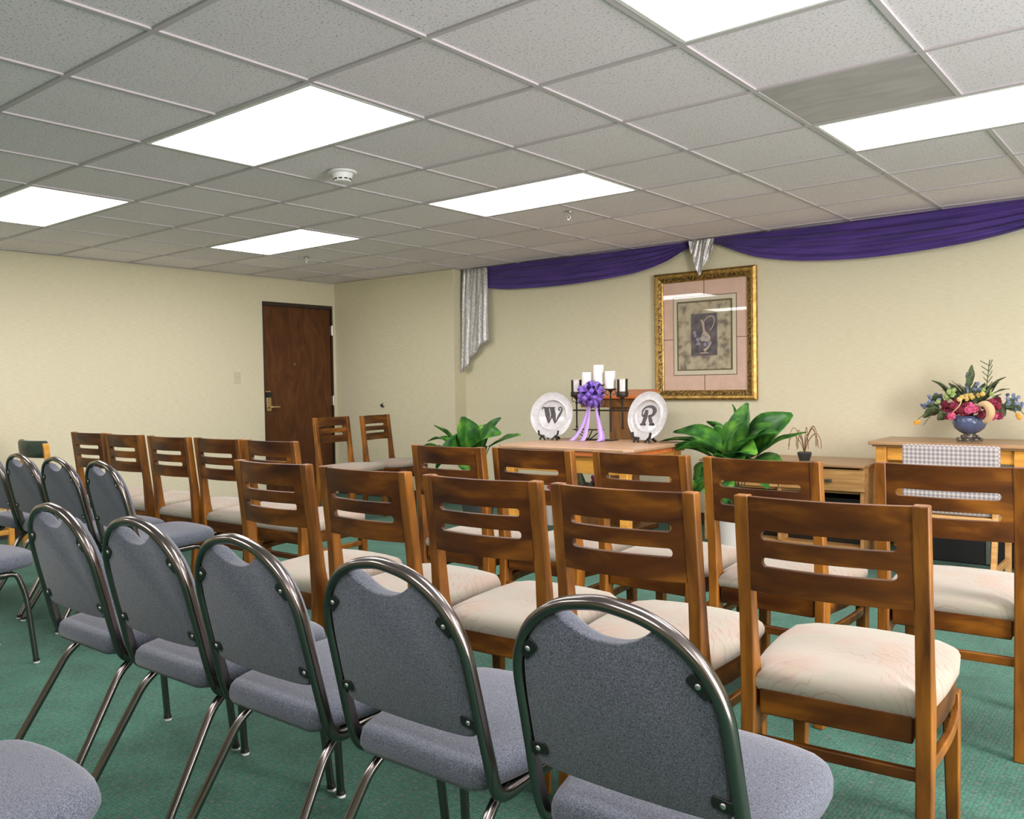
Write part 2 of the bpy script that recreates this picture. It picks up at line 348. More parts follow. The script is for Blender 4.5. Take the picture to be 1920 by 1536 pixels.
q = MB(); q.prism([(WX + .01, 4.767), (-2.56, YJ - .008), (-2.56, YJ), (WX + .01, 4.775)], 0, .1); q.box(-2.56, -2.552, YJ - .008, YB - .008, 0, .1); q.box(-2.552, WR, YB - .008, YB, 0, .1)
struct(q.build('baseboard_back', 'base', bevel=.002))

# ceiling lights: (first grid column, first grid row), each 2 x 1 cells
LIGHTS = [(c, r) for c in (-5, -1, 3, 7) for r in (1, 4, -3)]
skip = set((c + 1, r) for c, r in LIGHTS)      # no tee down the middle of a lamp
q = MB(); w = .0105; zt = H + .006
for i in range(-7, 11):
    for j in range(-9, 9):
        x = i * G; y = j * G
        y1 = min(y + G, YB if x > -2.56 else 4.77); x1 = min(x + G, WR)
        if (i, j) not in skip and WX < x < WR and y1 > y: q.box(x - w, x + w, max(y, YF), y1, H - .003, zt)
        if YF < y < YB and x1 > x: q.box(max(x, WX), x1, y - w, y + w, H - .0035, zt)
for (x0, x1_, y0, y1_) in ((WX, WX + .02, YF, YJ), (-2.56, WR, YB - .02, YB)): q.box(x0, x1_, y0, y1_, H - .003, zt)
struct(q.build('trim_1', 'grid', smooth=0))
def light_label(c, r):
    return {(-1, 1): 'large lit ceiling light panel nearest above the left rows, left of the smoke detector',
            (-1, 4): 'lit ceiling light panel in the middle, between smoke detector and hanging sprinkler',
            (-5, 1): 'lit ceiling light panel cut by the left picture edge above the left wall',
            (-5, 4): 'smallest lit ceiling light panel, far one toward the brown door',
            (3, 1): 'lit ceiling light panel cut by the top picture edge',
            (3, 4): 'lit ceiling light panel at right edge, beside the grey ceiling panel'}.get((c, r), 'lit ceiling light panel outside the view, column %s row %s of the room' % ({-5: 'far left', -1: 'left middle', 3: 'right middle', 7: 'far right'}[c], {1: 'second', 4: 'front', -3: 'third', -6: 'rear'}[r]))
proto = None
for c, r in LIGHTS:
    if proto is None:
        proto = thing('ceiling_light', '', 'ceiling light'); q = MB(); W2 = G; D2 = G / 2; e = .030
        for a in ((-W2 + .013, W2 - .013, -D2 + .013, -D2 + e), (-W2 + .013, W2 - .013, D2 - e, D2 - .013), (-W2 + .013, -W2 + e, -D2 + e, D2 - e), (W2 - e, W2 - .013, -D2 + e, D2 - e)): q.box(*a, -.004, .0035)
        q.build('frame', 'white', proto, bevel=.0015)
        q = MB(); q.box(-W2 + e, W2 - e, -D2 + e, D2 - e, -.001, .0035); q.build('diffuser', 'lamp', proto); t = proto
    else: t = copy_tree(proto)
    t.location = ((c + 1) * G, (r + .5) * G, H); t['label'] = light_label(c, r); t['group'] = 'ceiling light panels'
q = MB(); q.box(3 * G + .012, 4 * G - .012, 3 * G + .012, 4 * G - .012, H - .001, H + .004)
tag(q.build('ceiling_panel', 'gpanel', bevel=.001), 'smooth grey square metal panel set in the white tile ceiling', 'ceiling panel')

# smoke detector, sprinklers
t = thing('smoke_detector', 'white round smoke detector under the ceiling tiles', 'smoke detector', (-.35, 1.58, H))
q = MB(); q.lathe([(.075, 0), (.075, -.008), (.07, -.012)], 28); q.build('mounting_plate', 'white', t)
q = MB(); q.lathe([(.056, -.012), (.05, -.03), (.043, -.05), (.04, -.053), (.02, -.056)], 28); q.build('housing', 'white', t)
q = MB()
for k in range(10):
    a = 2 * PI * k / 10; T = Matrix.Rotation(a, 4, 'Z'); q.box(-.009, .009, .0435, .0475, -.046, -.039, T)
q.build('vent_slot', 'black', t)
def sprinkler(x, y, lab, s=1):
    t = thing('fire_sprinkler', lab, 'sprinkler', (x, y, H), group='ceiling sprinklers')
    q = MB(); q.lathe([(.032, 0), (.03, -.006), (.016, -.01)], 20); q.build('escutcheon', 'steel', t)
    q = MB(); q.lathe([(.008, -.01), (.008, -.024)], 10)
    q.tube(fillet([(-.003, 0, -.02), (-.014, 0, -.028), (-.012, 0, -.045), (0, 0, -.052)], .006), .0025, 6)
    q.tube(fillet([(.003, 0, -.02), (.014, 0, -.028), (.012, 0, -.045), (0, 0, -.052)], .006), .0025, 6); q.lathe([(.004, -.05), (.015, -.053), (.015, -.055)], 12)
    q.build('nozzle', 'steel', t)
sprinkler(-.09, 3.30, 'small chrome sprinkler below the middle ceiling light, nearer the purple swag')
sprinkler(-2.89, 3.32, 'small chrome sprinkler below the farthest ceiling light')

# door in left wall
q = MB(); fr = .035
q.box(WX - .10, WX + .006, D0, D0 + fr * .35, 0, DZ); q.box(WX - .10, WX + .006, D1 - fr * .35, D1, 0, DZ); q.box(WX - .10, WX + .006, D0, D1, DZ - fr, DZ)
struct(q.build('trim_2', 'dframe', bevel=.002))
q = MB(); q.box(WX - .06, WX - .015, D0 + .015, D1 - .018, .012, DZ - fr - .004); door = struct(q.build('door_1', 'door', bevel=.002)); door['label'] = 'dark brown flush wooden door in the corner'
X = WX - .015
q = MB(); q.box(X, X + .012, D0 + .03, D0 + .088, .94, 1.085); q.box(X, X + .006, D0 + .026, D0 + .092, 1.135, 1.15); q.build('lock_plate', 'brass', door, bevel=.003)
q = MB(); q.box(X, X + .022, D0 + .028, D0 + .090, 1.085, 1.136); q.build('card_reader', 'black', door, bevel=.003)
q = MB(); q.lathe([(.018, 0), (.015, .03)], 12, Matrix.Translation((X + .01, D0 + .06, .985)) @ Matrix.Rotation(PI / 2, 4, 'Y'))
q.sweep(fillet([(X + .02, D0 + .06, .985), (X + .05, D0 + .06, .985), (X + .055, D0 + .15, .983), (X + .05, D0 + .165, .983)], .012), [(-.008, -.005), (.008, -.005), (.008, .005), (-.008, .005)]); q.build('lever_handle', 'brass', door, bevel=.001)
q = MB(); q.lathe([(.012, 0), (.010, .012)], 12, Matrix.Translation((X + .01, D0 + .06, 1.04)) @ Matrix.Rotation(PI / 2, 4, 'Y')); q.build('deadbolt_turn', 'brass', door)
q = MB(); q.lathe([(.008, 0), (.007, .004)], 12, Matrix.Translation((X, 4.23, 1.427)) @ Matrix.Rotation(PI / 2, 4, 'Y')); q.build('peephole', 'brass', door)
for z in (1.80, 1.03, .25):
    q = MB(); q.box(X - .004, WX + .012, D1 - .024, D1 - .006, z - .05, z + .05); q.tube([(WX + .012, D1 - .014, z - .055), (WX + .012, D1 - .014, z + .055)], .008, 10); q.build('hinge', 'steel', door, bevel=.001)
t = thing('light_switch', 'small cream light switch plate on the left wall near the door', 'light switch', (WX, 3.522, 1.285))
q = MB(); q.box(0, .006, -.037, .037, -.06, .06); q.build('cover_plate', 'cream_plastic', t, bevel=.003)
q = MB(); q.box(.006, .016, -.005, .005, -.004, .014); q.build('toggle', 'cream_plastic', t, bevel=.001)
q = MB(); T = Matrix.Translation((-3.56, 4.806, .976)) @ Matrix.Rotation(PI / 2, 4, 'X'); t = thing('door_stop', 'small round metal door stop on the wall right of the door', 'door stop')
q.lathe([(.027, 0), (.027, .006), (.018, .012), (.014, .014)], 20, T); q.build('flange', 'steel', t)
q = MB(); q.lathe([(.013, .012), (.014, .03), (.008, .036)], 16, T); q.build('rubber_bumper', 'black', t)

# ------------------------------------------------------------------ wooden slat-back chair
def make_wood_chair():
    t = thing('wooden_chair', '', 'chair')
    prof = [(-.272, 0), (-.255, .25), (-.248, .42), (-.256, .62), (-.288, .905), (-.252, .905), (-.228, .70), (-.204, .52), (-.190, .45), (-.192, .38), (-.212, .25), (-.240, 0)]
    for s in (-1, 1):
        q = MB(); q.prism(prof, s * .1975 - .0175, s * .1975 + .0175, 'x'); q.build('rear_post', 'woodv', t, bevel=.004)
    # curved back panel with two rounded slots
    q = MB(); zb, zt_ = .672, .903; s1, s2 = .812, .747; hs = .0115; xe = .150 - hs
    xs = sorted(set([round(-.181 + .362 * i / 40, 4) for i in range(41)] + [round(sg * (xe + hs * math.sin(k * PI / 12)), 5) for sg in (-1, 1) for k in range(7)]))
    yl = lambda z: -.262 - .022 * (z - .67) / .235
    rows = []
    for x in xs:
        ax = abs(x)
        hh = hs if ax <= xe else (math.sqrt(max(0, hs * hs - (ax - xe) ** 2)) if ax < xe + hs else 0)
        bow = -.026 * (1 - (x / .181) ** 2)
        rows.append((hh, [(x, yl(z) + bow, z) for z in (zb, s2 - hh, s2 + hh, s1 - hh, s1 + hh, zt_)]))
    vs = []; fs = []; T_ = .018
    for hh, c in rows:
        for p in c: vs.append(p)
        for p in c: vs.append((p[0], p[1] + T_, p[2]))
    K = 12
    for i in range(len(rows) - 1):
        a = i * K; b_ = a + K
        openc = rows[i][0] > 1e-6 or rows[i + 1][0] > 1e-6
        for k in range(5):
            if k in (1, 3) and openc: continue
            fs.append((a + k, b_ + k, b_ + k + 1, a + k + 1)); fs.append((a + 6 + k, a + 7 + k, b_ + 7 + k, b_ + 6 + k))
        for k in (0, 5) + ((1, 2, 3, 4) if openc else ()): fs.append((a + k, a + 6 + k, b_ + 6 + k, b_ + k))
    q.add(vs, fs); q.build('back_panel', 'wood', t, bevel=.0015, smooth=40)
    # seat frame
    def outline(o=0.0):
        P = [(-.178 - o, -.236), (-.178 - o, -.19), (-.206 - o, -.175), (-.218 - o, -.05), (-.222 - o, .08), (-.212 - o, .18 + o), (-.17, .222 + o), (-.08, .240 + o), (0, .244 + o)]
        P2 = P + [(-x, y) for x, y in reversed(P[:-1])]
        return P2
    q = MB(); q.prism([(x * .97, y - .004 if y > 0 else y) for x, y in reversed(outline())], .365, .430); q.build('seat_frame', 'wood', t, bevel=.004)
    q = MB(); vs = []; fs = []; base = outline()
    # refine outline
    ref = []
    for i in range(len(base)):
        a = base[i]; c = base[(i + 1) % len(base)]
        for k in range(3): ref.append((lerp(a[0], c[0], k / 3), lerp(a[1], c[1], k / 3)))
    n = len(ref); LV = [(.985, .429), (1.012, .440), (1.015, .455), (.99, .469), (.95, .477), (.86, .484), (.70, .490), (.45, .494), (.2, .496)]
    for sc, z in LV:
        for x, y in ref:
            slope = .006 * (y / .24)
            vs.append((x * sc, (y + .0) * sc if y > -.2 else lerp(-.0, y, sc), z + slope))
    for i in range(len(LV) - 1):
        for k in range(n): fs.append((i * n + k, (i + 1) * n + k, (i + 1) * n + (k + 1) % n, i * n + (k + 1) % n))
    fs.append(tuple((len(LV) - 1) * n + k for k in range(n))); fs.append(tuple(reversed(range(n))))
    q.add(vs, fs); q.build('seat_cushion', 'seatf', t, smooth=60)
    for s in (-1, 1):
        q = MB(); x = s * .193; y = .185
        vs = [(x + a * .021, y + c * .021, .366) for a, c in ((-1, -1), (1, -1), (1, 1), (-1, 1))] + [(x + s * .004 + a * .015, y + .004 + c * .015, 0) for a, c in ((-1, -1), (1, -1), (1, 1), (-1, 1))]
        q.add(vs, [(0, 1, 2, 3), (7, 6, 5, 4), (0, 4, 5, 1), (1, 5, 6, 2), (2, 6, 7, 3), (3, 7, 4, 0)]); q.build('front_leg', 'woodv', t, bevel=.004)
        q = MB(); q.sweep(catmull([(s * .197, -.225, .300), (s * .206, -.14, .312), (s * .214, -.02, .318), (s * .210, .10, .318), (s * .195, .172, .316)], 5), [(-.013, -.009), (.013, -.009), (.013, .009), (-.013, .009)]); q.build('side_stretcher', 'woodv', t, bevel=.003)
    q = MB(); q.box(-.182, .182, -.245, -.225, .285, .312); q.build('rear_stretcher', 'wood', t, bevel=.003)
    return t
wc = make_wood_chair(); used = [False]
def place(proto, flag, x, y, rz, label, group):
    t = proto if not flag[0] else copy_tree(proto)
    flag[0] = True
    t.location = (x, y, 0); t.rotation_euler = (0, 0, math.radians(rz)); t['label'] = label; t['group'] = group
    return t
nth = ['rightmost', 'second from the right', 'third from the right', 'fourth from the right', 'leftmost']
for (x, y, a), n_ in zip([(2.528, .785, 4), (2.015, .745, 2), (1.532, .735, 3), (1.022, .742, 0), (.508, .745, 1)], nth):
    place(wc, used, x, y, a, 'slat-back wooden chair, cream seat, %s in the nearest wooden row' % n_, 'wooden chairs in the nearest wooden row')
for (x, y, a), n_ in zip([(2.575, 1.775, 3), (2.020, 1.69, -2), (1.530, 1.71, -3), (1.010, 1.70, -2), (.545, 1.665, 0)], nth):
    place(wc, used, x, y, a, 'slat-back wooden chair, cream seat, %s in second wooden row' % n_, 'wooden chairs in the second wooden row')
nth2 = ['leftmost', 'second from the left', 'third from the left', 'fourth from the left', 'rightmost']
for (x, y, a), n_ in zip([(-2.545, 1.50, 1), (-2.075, 1.50, 1), (-1.53, 1.49, 1), (-1.068, 1.52, 1), (-.605, 1.535, 1)], nth2):
    place(wc, used, x, y, a, 'slat-back wooden chair, cream seat, %s in the far left row' % n_, 'wooden chairs in the far left row')
place(wc, used, -2.73, 3.66, -86, 'brown slat-back wooden chair in front of the door, turned sideways', 'wooden chairs by the door')
place(wc, used, -2.70, 4.19, -80, 'brown slat-back wooden chair against the short wall right of the door', 'wooden chairs by the door')

# ------------------------------------------------------------------ metal stacking chair
def rr(a, b, c=.3):
    k = min(a, b) * c
    return [(-a + k, -b), (a - k, -b), (a, -b + k), (a, b - k), (a - k, b), (-a + k, b), (-a, b - k), (-a, -b + k)]
def make_metal_chair():
    t = thing('banquet_chair', '', 'chair')
    PR = rr(.0140, .0100, .6)
    yb = lambda z: lerp(-.178, -.285, max(0, (z - .40) / .44))
    # back loop + bottom bend + rails under the seat
    pts = []
    L = [(-.150, .11, .398), (-.174, .0, .394), (-.178, -.14, .392)]
    pts = []
    def side(s):
        P = [(s * .186, .09, .398), (s * .190, -.02, .394), (s * .193, -.120, .388), (s * .194, -.160, .394), (s * .195, -.180, .420)]
        for z in (.47, .54, .61, .665): P.append((s * lerp(.197, .192, (z - .47) / .2), yb(z), z))
        for k in range(1, 9):
            a = k * PI / 2 / 9; r_ = .192; h_ = .172
            P.append((s * r_ * math.cos(a) ** .88, yb(.665 + h_ * math.sin(a)), .665 + h_ * math.sin(a)))
        return P
    A = side(-1); B = side(1)[::-1]
    path = catmull(A + [(0, yb(.839), .839)] + B, 3)
    q = MB(); q.sweep(path, PR, up=(0, 0, 1)); q.build('back_frame', 'metal', t, smooth=50)
    # padded back with handle scoop
    half = [(0, .776), (.025, .778), (.050, .786), (.072, .798), (.090, .811), (.102, .809), (.122, .794), (.147, .768), (.169, .727), (.179, .67), (.182, .60), (.182, .55), (.176, .522), (.15, .512), (.07, .508), (0, .507)]
    ref = [tuple(p) for p in catmull([(x, z, 0) for x, z in half], 3)]
    out = [(x, z) for x, z, _ in ref] + [(-x, z) for x, z, _ in reversed(ref[1:-1])]
    n = len(out); vs = []; fs = []; cx, cz = 0, .65
    LV = [(.970, -.004), (.988, -.0025), (1.0, .003), (1.0, .020), (.985, .032), (.95, .040), (.90, .044)]
    for sc, dy in LV:
        for x, z in out:
            zz = cz + (z - cz) * sc; vs.append((x * sc, yb(zz) + dy - .004, zz))
    for i in range(len(LV) - 1):
        for k in range(n): fs.append((i * n + k, i * n + (k + 1) % n, (i + 1) * n + (k + 1) % n, (i + 1) * n + k))
    fs.append(tuple(reversed(range(n)))); fs.append(tuple((len(LV) - 1) * n + k for k in range(n)))
    q = MB(); q.add(vs, fs); q.build('backrest', 'denim', t, smooth=70)
    # brackets
    for s in (-1, 1):
        for x, z, an in ((.156, .737, .75 * s), (.172, .548, .15 * s)):
            T = Matrix.Translation((s * x, yb(z) - .009, z)) @ Matrix.Rotation(math.atan2(-.107, .44) * -1, 4, 'X') @ Matrix.Rotation(an, 4, 'Y')
            q = MB(); q.prism([(-.020, -.011), (.017, -.011), (.020, -.006), (.020, .006), (.017, .011), (-.020, .011)] if s < 0 else [(-.017, -.011), (.020, -.011), (.020, .011), (-.017, .011), (-.020, .006), (-.020, -.006)], -.002, .002, 'y', T)
            br = q.build('bracket', 'black', t, bevel=.001)
            q = MB(); q.sphere((0, -.002, 0), .0055, 10, 6, (1, .6, 1), T); q.build('rivet', 'steel', br, smooth=60)
    # seat
    base = [(-.150, -.205), (-.175, -.185), (-.195, -.11), (-.212, .0), (-.216, .10), (-.203, .17), (-.165, .212), (-.08, .230), (0, .234)]
    base = base + [(-x, y) for x, y in reversed(base[:-1])]
    base = [tuple(p)[:2] for p in catmull([(x, y, 0) for x, y in base[:]], 2)][:-1] + [base[-1]]
    n = len(base); vs = []; fs = []
    LV = [(.90, .408), (.97, .412), (1.0, .425), (1.0, .440), (.985, .455), (.95, .464), (.88, .470), (.7, .474), (.4, .476)]
    for sc, z in LV:
        for x, y in base:
            vs.append((x * sc, y * sc, z + .012 * math.sin(max(-1, min(1, y / .23)) * 1.2)))
    for i in range(len(LV) - 1):
        for k in range(n): fs.append((i * n + k, (i + 1) * n + k, (i + 1) * n + (k + 1) % n, i * n + (k + 1) % n))
    fs.append(tuple((len(LV) - 1) * n + k for k in range(n))); fs.append(tuple(reversed(range(n))))
    q = MB(); q.add(vs, fs); q.build('seat', 'denim', t, smooth=75)
    for s in (-1, 1):
        # front leg
        q = MB(); P = fillet([(s * .186, .06, .397), (s * .187, .125, .400), (s * .196, .158, .30), (s * .210, .185, .008)], .045)
        q.sweep(P, rr(.0105, .0105, .55)); lg = q.build('front_leg', 'metal', t, smooth=50)
        q = MB(); q.lathe([(.013, .020), (.0135, .008), (.010, .006)], 10, Matrix.Translation((s * .210, .185, 0))); q.cur = 1; q.lathe([(.0125, .007), (.0125, 0.0), (.006, 0)], 12, Matrix.Translation((s * .210, .186, 0)))
        q.build('foot_glide', ['black', 'glide'], lg)
        q = MB(); q.box(s * .188 - .004, s * .188 + .004, .15, .165, .27, .282); q.build('stacking_bumper', 'black', lg)
        # rear leg
        q = MB(); P = fillet([(s * .160, .03, .392), (s * .162, -.115, .384), (s * .168, -.170, .345), (s * .198, -.375, .008)], .045)
        q.sweep(P, rr(.0105, .0105, .55)); lg = q.build('rear_leg', 'metal', t, smooth=50)
        q = MB(); q.lathe([(.013, .020), (.0135, .008), (.010, .006)], 10, Matrix.Translation((s * .198, -.375, 0))); q.cur = 1; q.lathe([(.0125, .007), (.0125, 0.0), (.006, 0)], 12, Matrix.Translation((s * .198, -.376, 0)))
        q.build('foot_glide', ['black', 'glide'], lg)
    q = MB(); q.box(-.165, .165, .055, .075, .392, .404); q.box(-.165, .165, -.10, -.08, .384, .396); q.build('seat_crossbar', 'darkmetal', t, bevel=.002)
    return t
mc = make_metal_chair(); used2 = [False]
g1 = 'blue-grey metal chairs in the nearer row'
for (x, y, a), n_ in zip([(2.490, -.06, 0), (1.975, -.05, 0), (1.495, -.055, 0), (1.025, -.05, 1), (.545, -.05, 0), (-.955, -.05, 0)],
        ['largest and rightmost of its row', 'second from the right in the nearer metal row', 'third from the right in the nearer metal row', 'fourth from the right in the nearer metal row', 'fifth from the right in the nearer metal row', 'left end, cut by the picture edge']):
    place(mc, used2, x, y, a, 'blue-grey fabric chair with rounded chrome back, ' + n_, g1)
g2 = 'blue-grey metal chairs in the farther row'
for (x, y, a), n_ in zip([(-.88, .785, -3), (-1.33, .77, 0), (-1.79, .775, 0), (-2.24, .77, 0)],
        ['right end of the farther metal row', 'second from the right in the farther metal row', 'third from the right in the farther metal row', 'farther row, mostly cut by the left picture edge']):
    place(mc, used2, x, y, a, 'blue-grey fabric chair with rounded chrome back, ' + n_, g2)
place(mc, used2, 1.50, -.945, 0, 'blue-grey fabric chair with only its seat in view, bottom left corner of the photo', 'blue-grey metal chair behind the nearer row')

# ------------------------------------------------------------------ oak armchair-style chairs with green cushions by the left wall
def make_green_chair():
    t = thing('oak_chair', '', 'chair')
    for s in (-1, 1):
        q = MB(); q.prism([(-.255, 0), (-.225, .42), (-.262, .80), (-.222, .80), (-.185, .42), (-.215, 0)], s * .232 - .016, s * .232 + .016, 'x'); q.build('rear_post', 'oakd', t, bevel=.006)
        q = MB(); q.box(s * .225 - .019, s * .225 + .019, .19, .228, 0, .40); q.build('front_leg', 'oakd', t, bevel=.005)
        q = MB(); q.box(s * .225 - .011, s * .225 + .011, -.2, .2, .18, .205); q.build('side_stretcher', 'oakd', t, bevel=.003)
    q = MB(); q.box(-.225, .225, .215, .232, .35, .40); q.box(-.225, .225, -.215, -.195, .35, .40); q.box(-.236, -.214, -.2, .22, .35, .40); q.box(.214, .236, -.2, .22, .35, .40); q.build('seat_rail', 'oakd', t, bevel=.003)
    q = MB(); q.box(-.22, .22, .205, .222, .165, .20); q.build('front_stretcher', 'oakd', t, bevel=.003)
    vs = []; fs = []; n = 14; K = 20
    for i in range(K + 1):
        x = -.216 + .432 * i / K; bow = -.055 * (1 - (x / .216) ** 2)
        for k in range(n):
            a = 2 * PI * k / n; yy = .028 * math.cos(a); zz = .068 * math.sin(a)
            zz = max(-.064, min(.064, zz * 1.15)); vs.append((x, -.235 + bow + yy - zz * .10, .755 + zz))
    for i in range(K):
        for k in range(n): fs.append((i * n + k, i * n + (k + 1) % n, (i + 1) * n + (k + 1) % n, (i + 1) * n + k))
    fs.append(tuple(range(n))); fs.append(tuple(K * n + k for k in reversed(range(n))))
    q = MB(); q.add(vs, fs); q.build('back_cushion', 'greenf', t, smooth=60)
    q = MB(); q.box(-.225, .225, -.195, .24, .402, .475); q.build('seat_cushion', 'greenf', t, bevel=.022, seg=4)
    return t
gc = make_green_chair(); used3 = [False]
place(gc, used3, -3.61, 1.56, -2, 'oak chair with dark green vinyl back cushion near the left wall', 'green cushioned oak chairs')
place(gc, used3, -3.64, .86, -94, 'oak chair with green seat partly cut by the left picture edge', 'green cushioned oak chairs')

# ------------------------------------------------------------------ altar table and what stands on it
TX0, TX1, TY0, TY1, TZ = -.585, .49, 3.08, 3.90, .765
t = thing('altar_table', 'oak table with orange edged top standing before the rows', 'table', ((TX0 + TX1) / 2, (TY0 + TY1) / 2, 0))
hx = (TX1 - TX0) / 2; hy = (TY1 - TY0) / 2; ch = .05
oct_ = lambda o: [(-hx + o + ch, -hy + o), (hx - o - ch, -hy + o), (hx - o, -hy + o + ch), (hx - o, hy - o - ch), (hx - o - ch, hy - o), (-hx + o + ch, hy - o), (-hx + o, hy - o - ch), (-hx + o, -hy + o + ch)]
q = MB(); q.prism(oct_(0), TZ - .022, TZ); q.build('tabletop', 'tabletop', t, bevel=.005)
q = MB(); q.prism(oct_(.02), TZ - .055, TZ - .0225); q.build('edge_moulding', 'redwood', t, bevel=.004)
q = MB(); q.box(-hx + .07, hx - .07, -hy + .07, -hy + .095, TZ - .17, TZ - .056); q.box(-hx + .07, hx - .07, hy - .095, hy - .07, TZ - .17, TZ - .056); q.box(-hx + .07, -hx + .095, -hy + .09, hy - .09, TZ - .17, TZ - .056); q.box(hx - .095, hx - .07, -hy + .09, hy - .09, TZ - .17, TZ - .056); q.build('apron', 'oakd', t, bevel=.003)
for sx in (-1, 1):
    for sy in (-1, 1):
        q = MB(); q.box(sx * (hx - .085) - .03, sx * (hx - .085) + .03, sy * (hy - .085) - .03, sy * (hy - .085) + .03, 0, TZ - .056); q.build('leg', 'oakd', t, bevel=.005)

def stroke(q, pts, ws, y0, y1, T):
    """flat brush stroke: centreline (x,z) with widths, extruded y0..y1"""
    P = catmull([(a, 0, b_) for a, b_ in pts], 5); n = len(P); m_ = len(ws)
    Lf = []; Rt = []
    for i, p in enumerate(P):
        tt = (P[min(i + 1, n - 1)] - P[max(i - 1, 0)]); nn = Vector((-tt.z, 0, tt.x)); nn.normalize()
        f = i / (n - 1) * (m_ - 1); k = min(int(f), m_ - 2); w_ = lerp(ws[k], ws[k + 1], f - k) / 2
        Lf.append(p + nn * w_); Rt.append(p - nn * w_)
    vs = []
    for i in range(n):
        for p in (Lf[i], Rt[i]): vs.append((p.x, y0, p.z)); vs.append((p.x, y1, p.z))
    fs = []
    for i in range(n - 1):
        a = i * 4; c = a + 4
        fs += [(a, a + 2, c + 2, c), (a + 1, c + 1, c + 3, a + 3), (a, c, c + 1, a + 1), (a + 2, a + 3, c + 3, c + 2)]
    fs += [(0, 1, 3, 2), ((n - 1) * 4, (n - 1) * 4 + 2, (n - 1) * 4 + 3, (n - 1) * 4 + 1)]
    q.add(vs, fs, T)
def plate(letter, x, y, rz, lab):
    t = thing('decorative_plate', lab, 'plate', (x, y, TZ + .012), math.radians(rz), 'lettered plates on the table')
    T = Matrix.Translation((0, 0, .002)) @ Matrix.Rotation(math.radians(-12), 4, 'X') @ Matrix.Translation((0, 0, .170)) @ Matrix.Rotation(PI / 2, 4, 'X')
    q = MB(); q.lathe([(.002, .000), (.100, .000), (.106, .003), (.112, .016), (.122, .012), (.163, .019), (.169, .022), (.170, .019), (.165, .014), (.130, .005), (.120, -.003), (.002, -.005)], 48, T, cap=False); q.build('dish', 'plate', t, smooth=40)
    T2 = Matrix.Translation((0, 0, .002)) @ Matrix.Rotation(math.radians(-12), 4, 'X') @ Matrix.Translation((0, 0, .170))
    q = MB()
    st = lambda p, w_: stroke(q, [(a * 1.08, c * 1.08) for a, c in p], [v_ * 1.4 for v_ in w_], -.0022, .002, T2)
    if letter == 'W':
        st([(-.050, .052), (-.036, .000), (-.024, -.055)], [.026, .026, .004])
        st([(-.024, -.055), (-.006, -.005), (.004, .040)], [.004, .008, .006])
        st([(-.008, .052), (.008, .000), (.022, -.055)], [.026, .026, .004])
        st([(.022, -.055), (.050, .000), (.066, .035), (.058, .056), (.044, .050), (.046, .036), (.054, .038)], [.004, .012, .009, .006, .006, .008, .004])
        st([(-.080, .040), (-.072, .054), (-.052, .050), (-.024, .053)], [.004, .008, .010, .004]); st([(-.030, .053), (.014, .053)], [.006, .006])
    else:
        st([(-.022, .040), (-.026, .000), (-.040, -.052)], [.018, .024, .020])
        st([(-.056, .006), (-.052, .040), (-.020, .060), (.022, .058), (.042, .034), (.026, .006), (-.004, .002)], [.006, .008, .010, .016, .024, .014, .006])
        st([(-.056, .006), (-.046, .000), (-.040, .012)], [.006, .010, .004])
        st([(.002, .002), (.016, -.024), (.030, -.050), (.048, -.046)], [.012, .022, .018, .006])
        st([(-.062, -.054), (-.016, -.054)], [.010, .010]); st([(.010, -.054), (.052, -.054)], [.008, .008])
    q.build('letter', 'ink', t, smooth=0)
    q = MB()
    for s in (-1, 1):
        q.sweep(fillet([(s * .078, -.045, .062), (s * .074, -.048, .030), (s * .052, -.040, .022), (s * .045, .01, .018), (s * .045, .05, -.004)], .012), [(-.008, -.005), (.008, -.005), (.008, .005), (-.008, .005)])
        q.sweep([(s * .052, -.040, .024), (s * .070, -.046, -.007)], [(-.007, -.005), (.007, -.005), (.007, .005), (-.007, .005)])
        q.sweep([(s * .052, -.034, .024), (s * .026, -.046, -.007)], [(-.006, -.005), (.006, -.005), (.006, .005), (-.006, .005)])
        q.sweep([(s * .03, .020, .018), (s * .02, .045, .14)], [(-.006, -.004), (.006, -.004), (.006, .004), (-.006, .004)])
    q.box(-.055, .055, .012, .024, .012, .024)
    tag(q.build('plate_stand', 'black', None, bevel=.0015), 'small black easel holding the white plate with the letter %s' % letter, 'plate stand', 'plate easels')
    return t
def place_plate(letter, x, y, rz, lab):
    before = set(bpy.data.objects); plate(letter, x, y, rz, lab)
    for o in set(bpy.data.objects) - before:
        if o.name.startswith('plate_stand'): o.location = (x, y, TZ + .012); o.rotation_euler = (0, 0, math.radians(rz))
place_plate('W', -.50, 3.62, 12, 'round white plate with a black letter W, left on the table')
place_plate('R', .262, 3.67, -10, 'round white plate with a black letter R, right on the table')

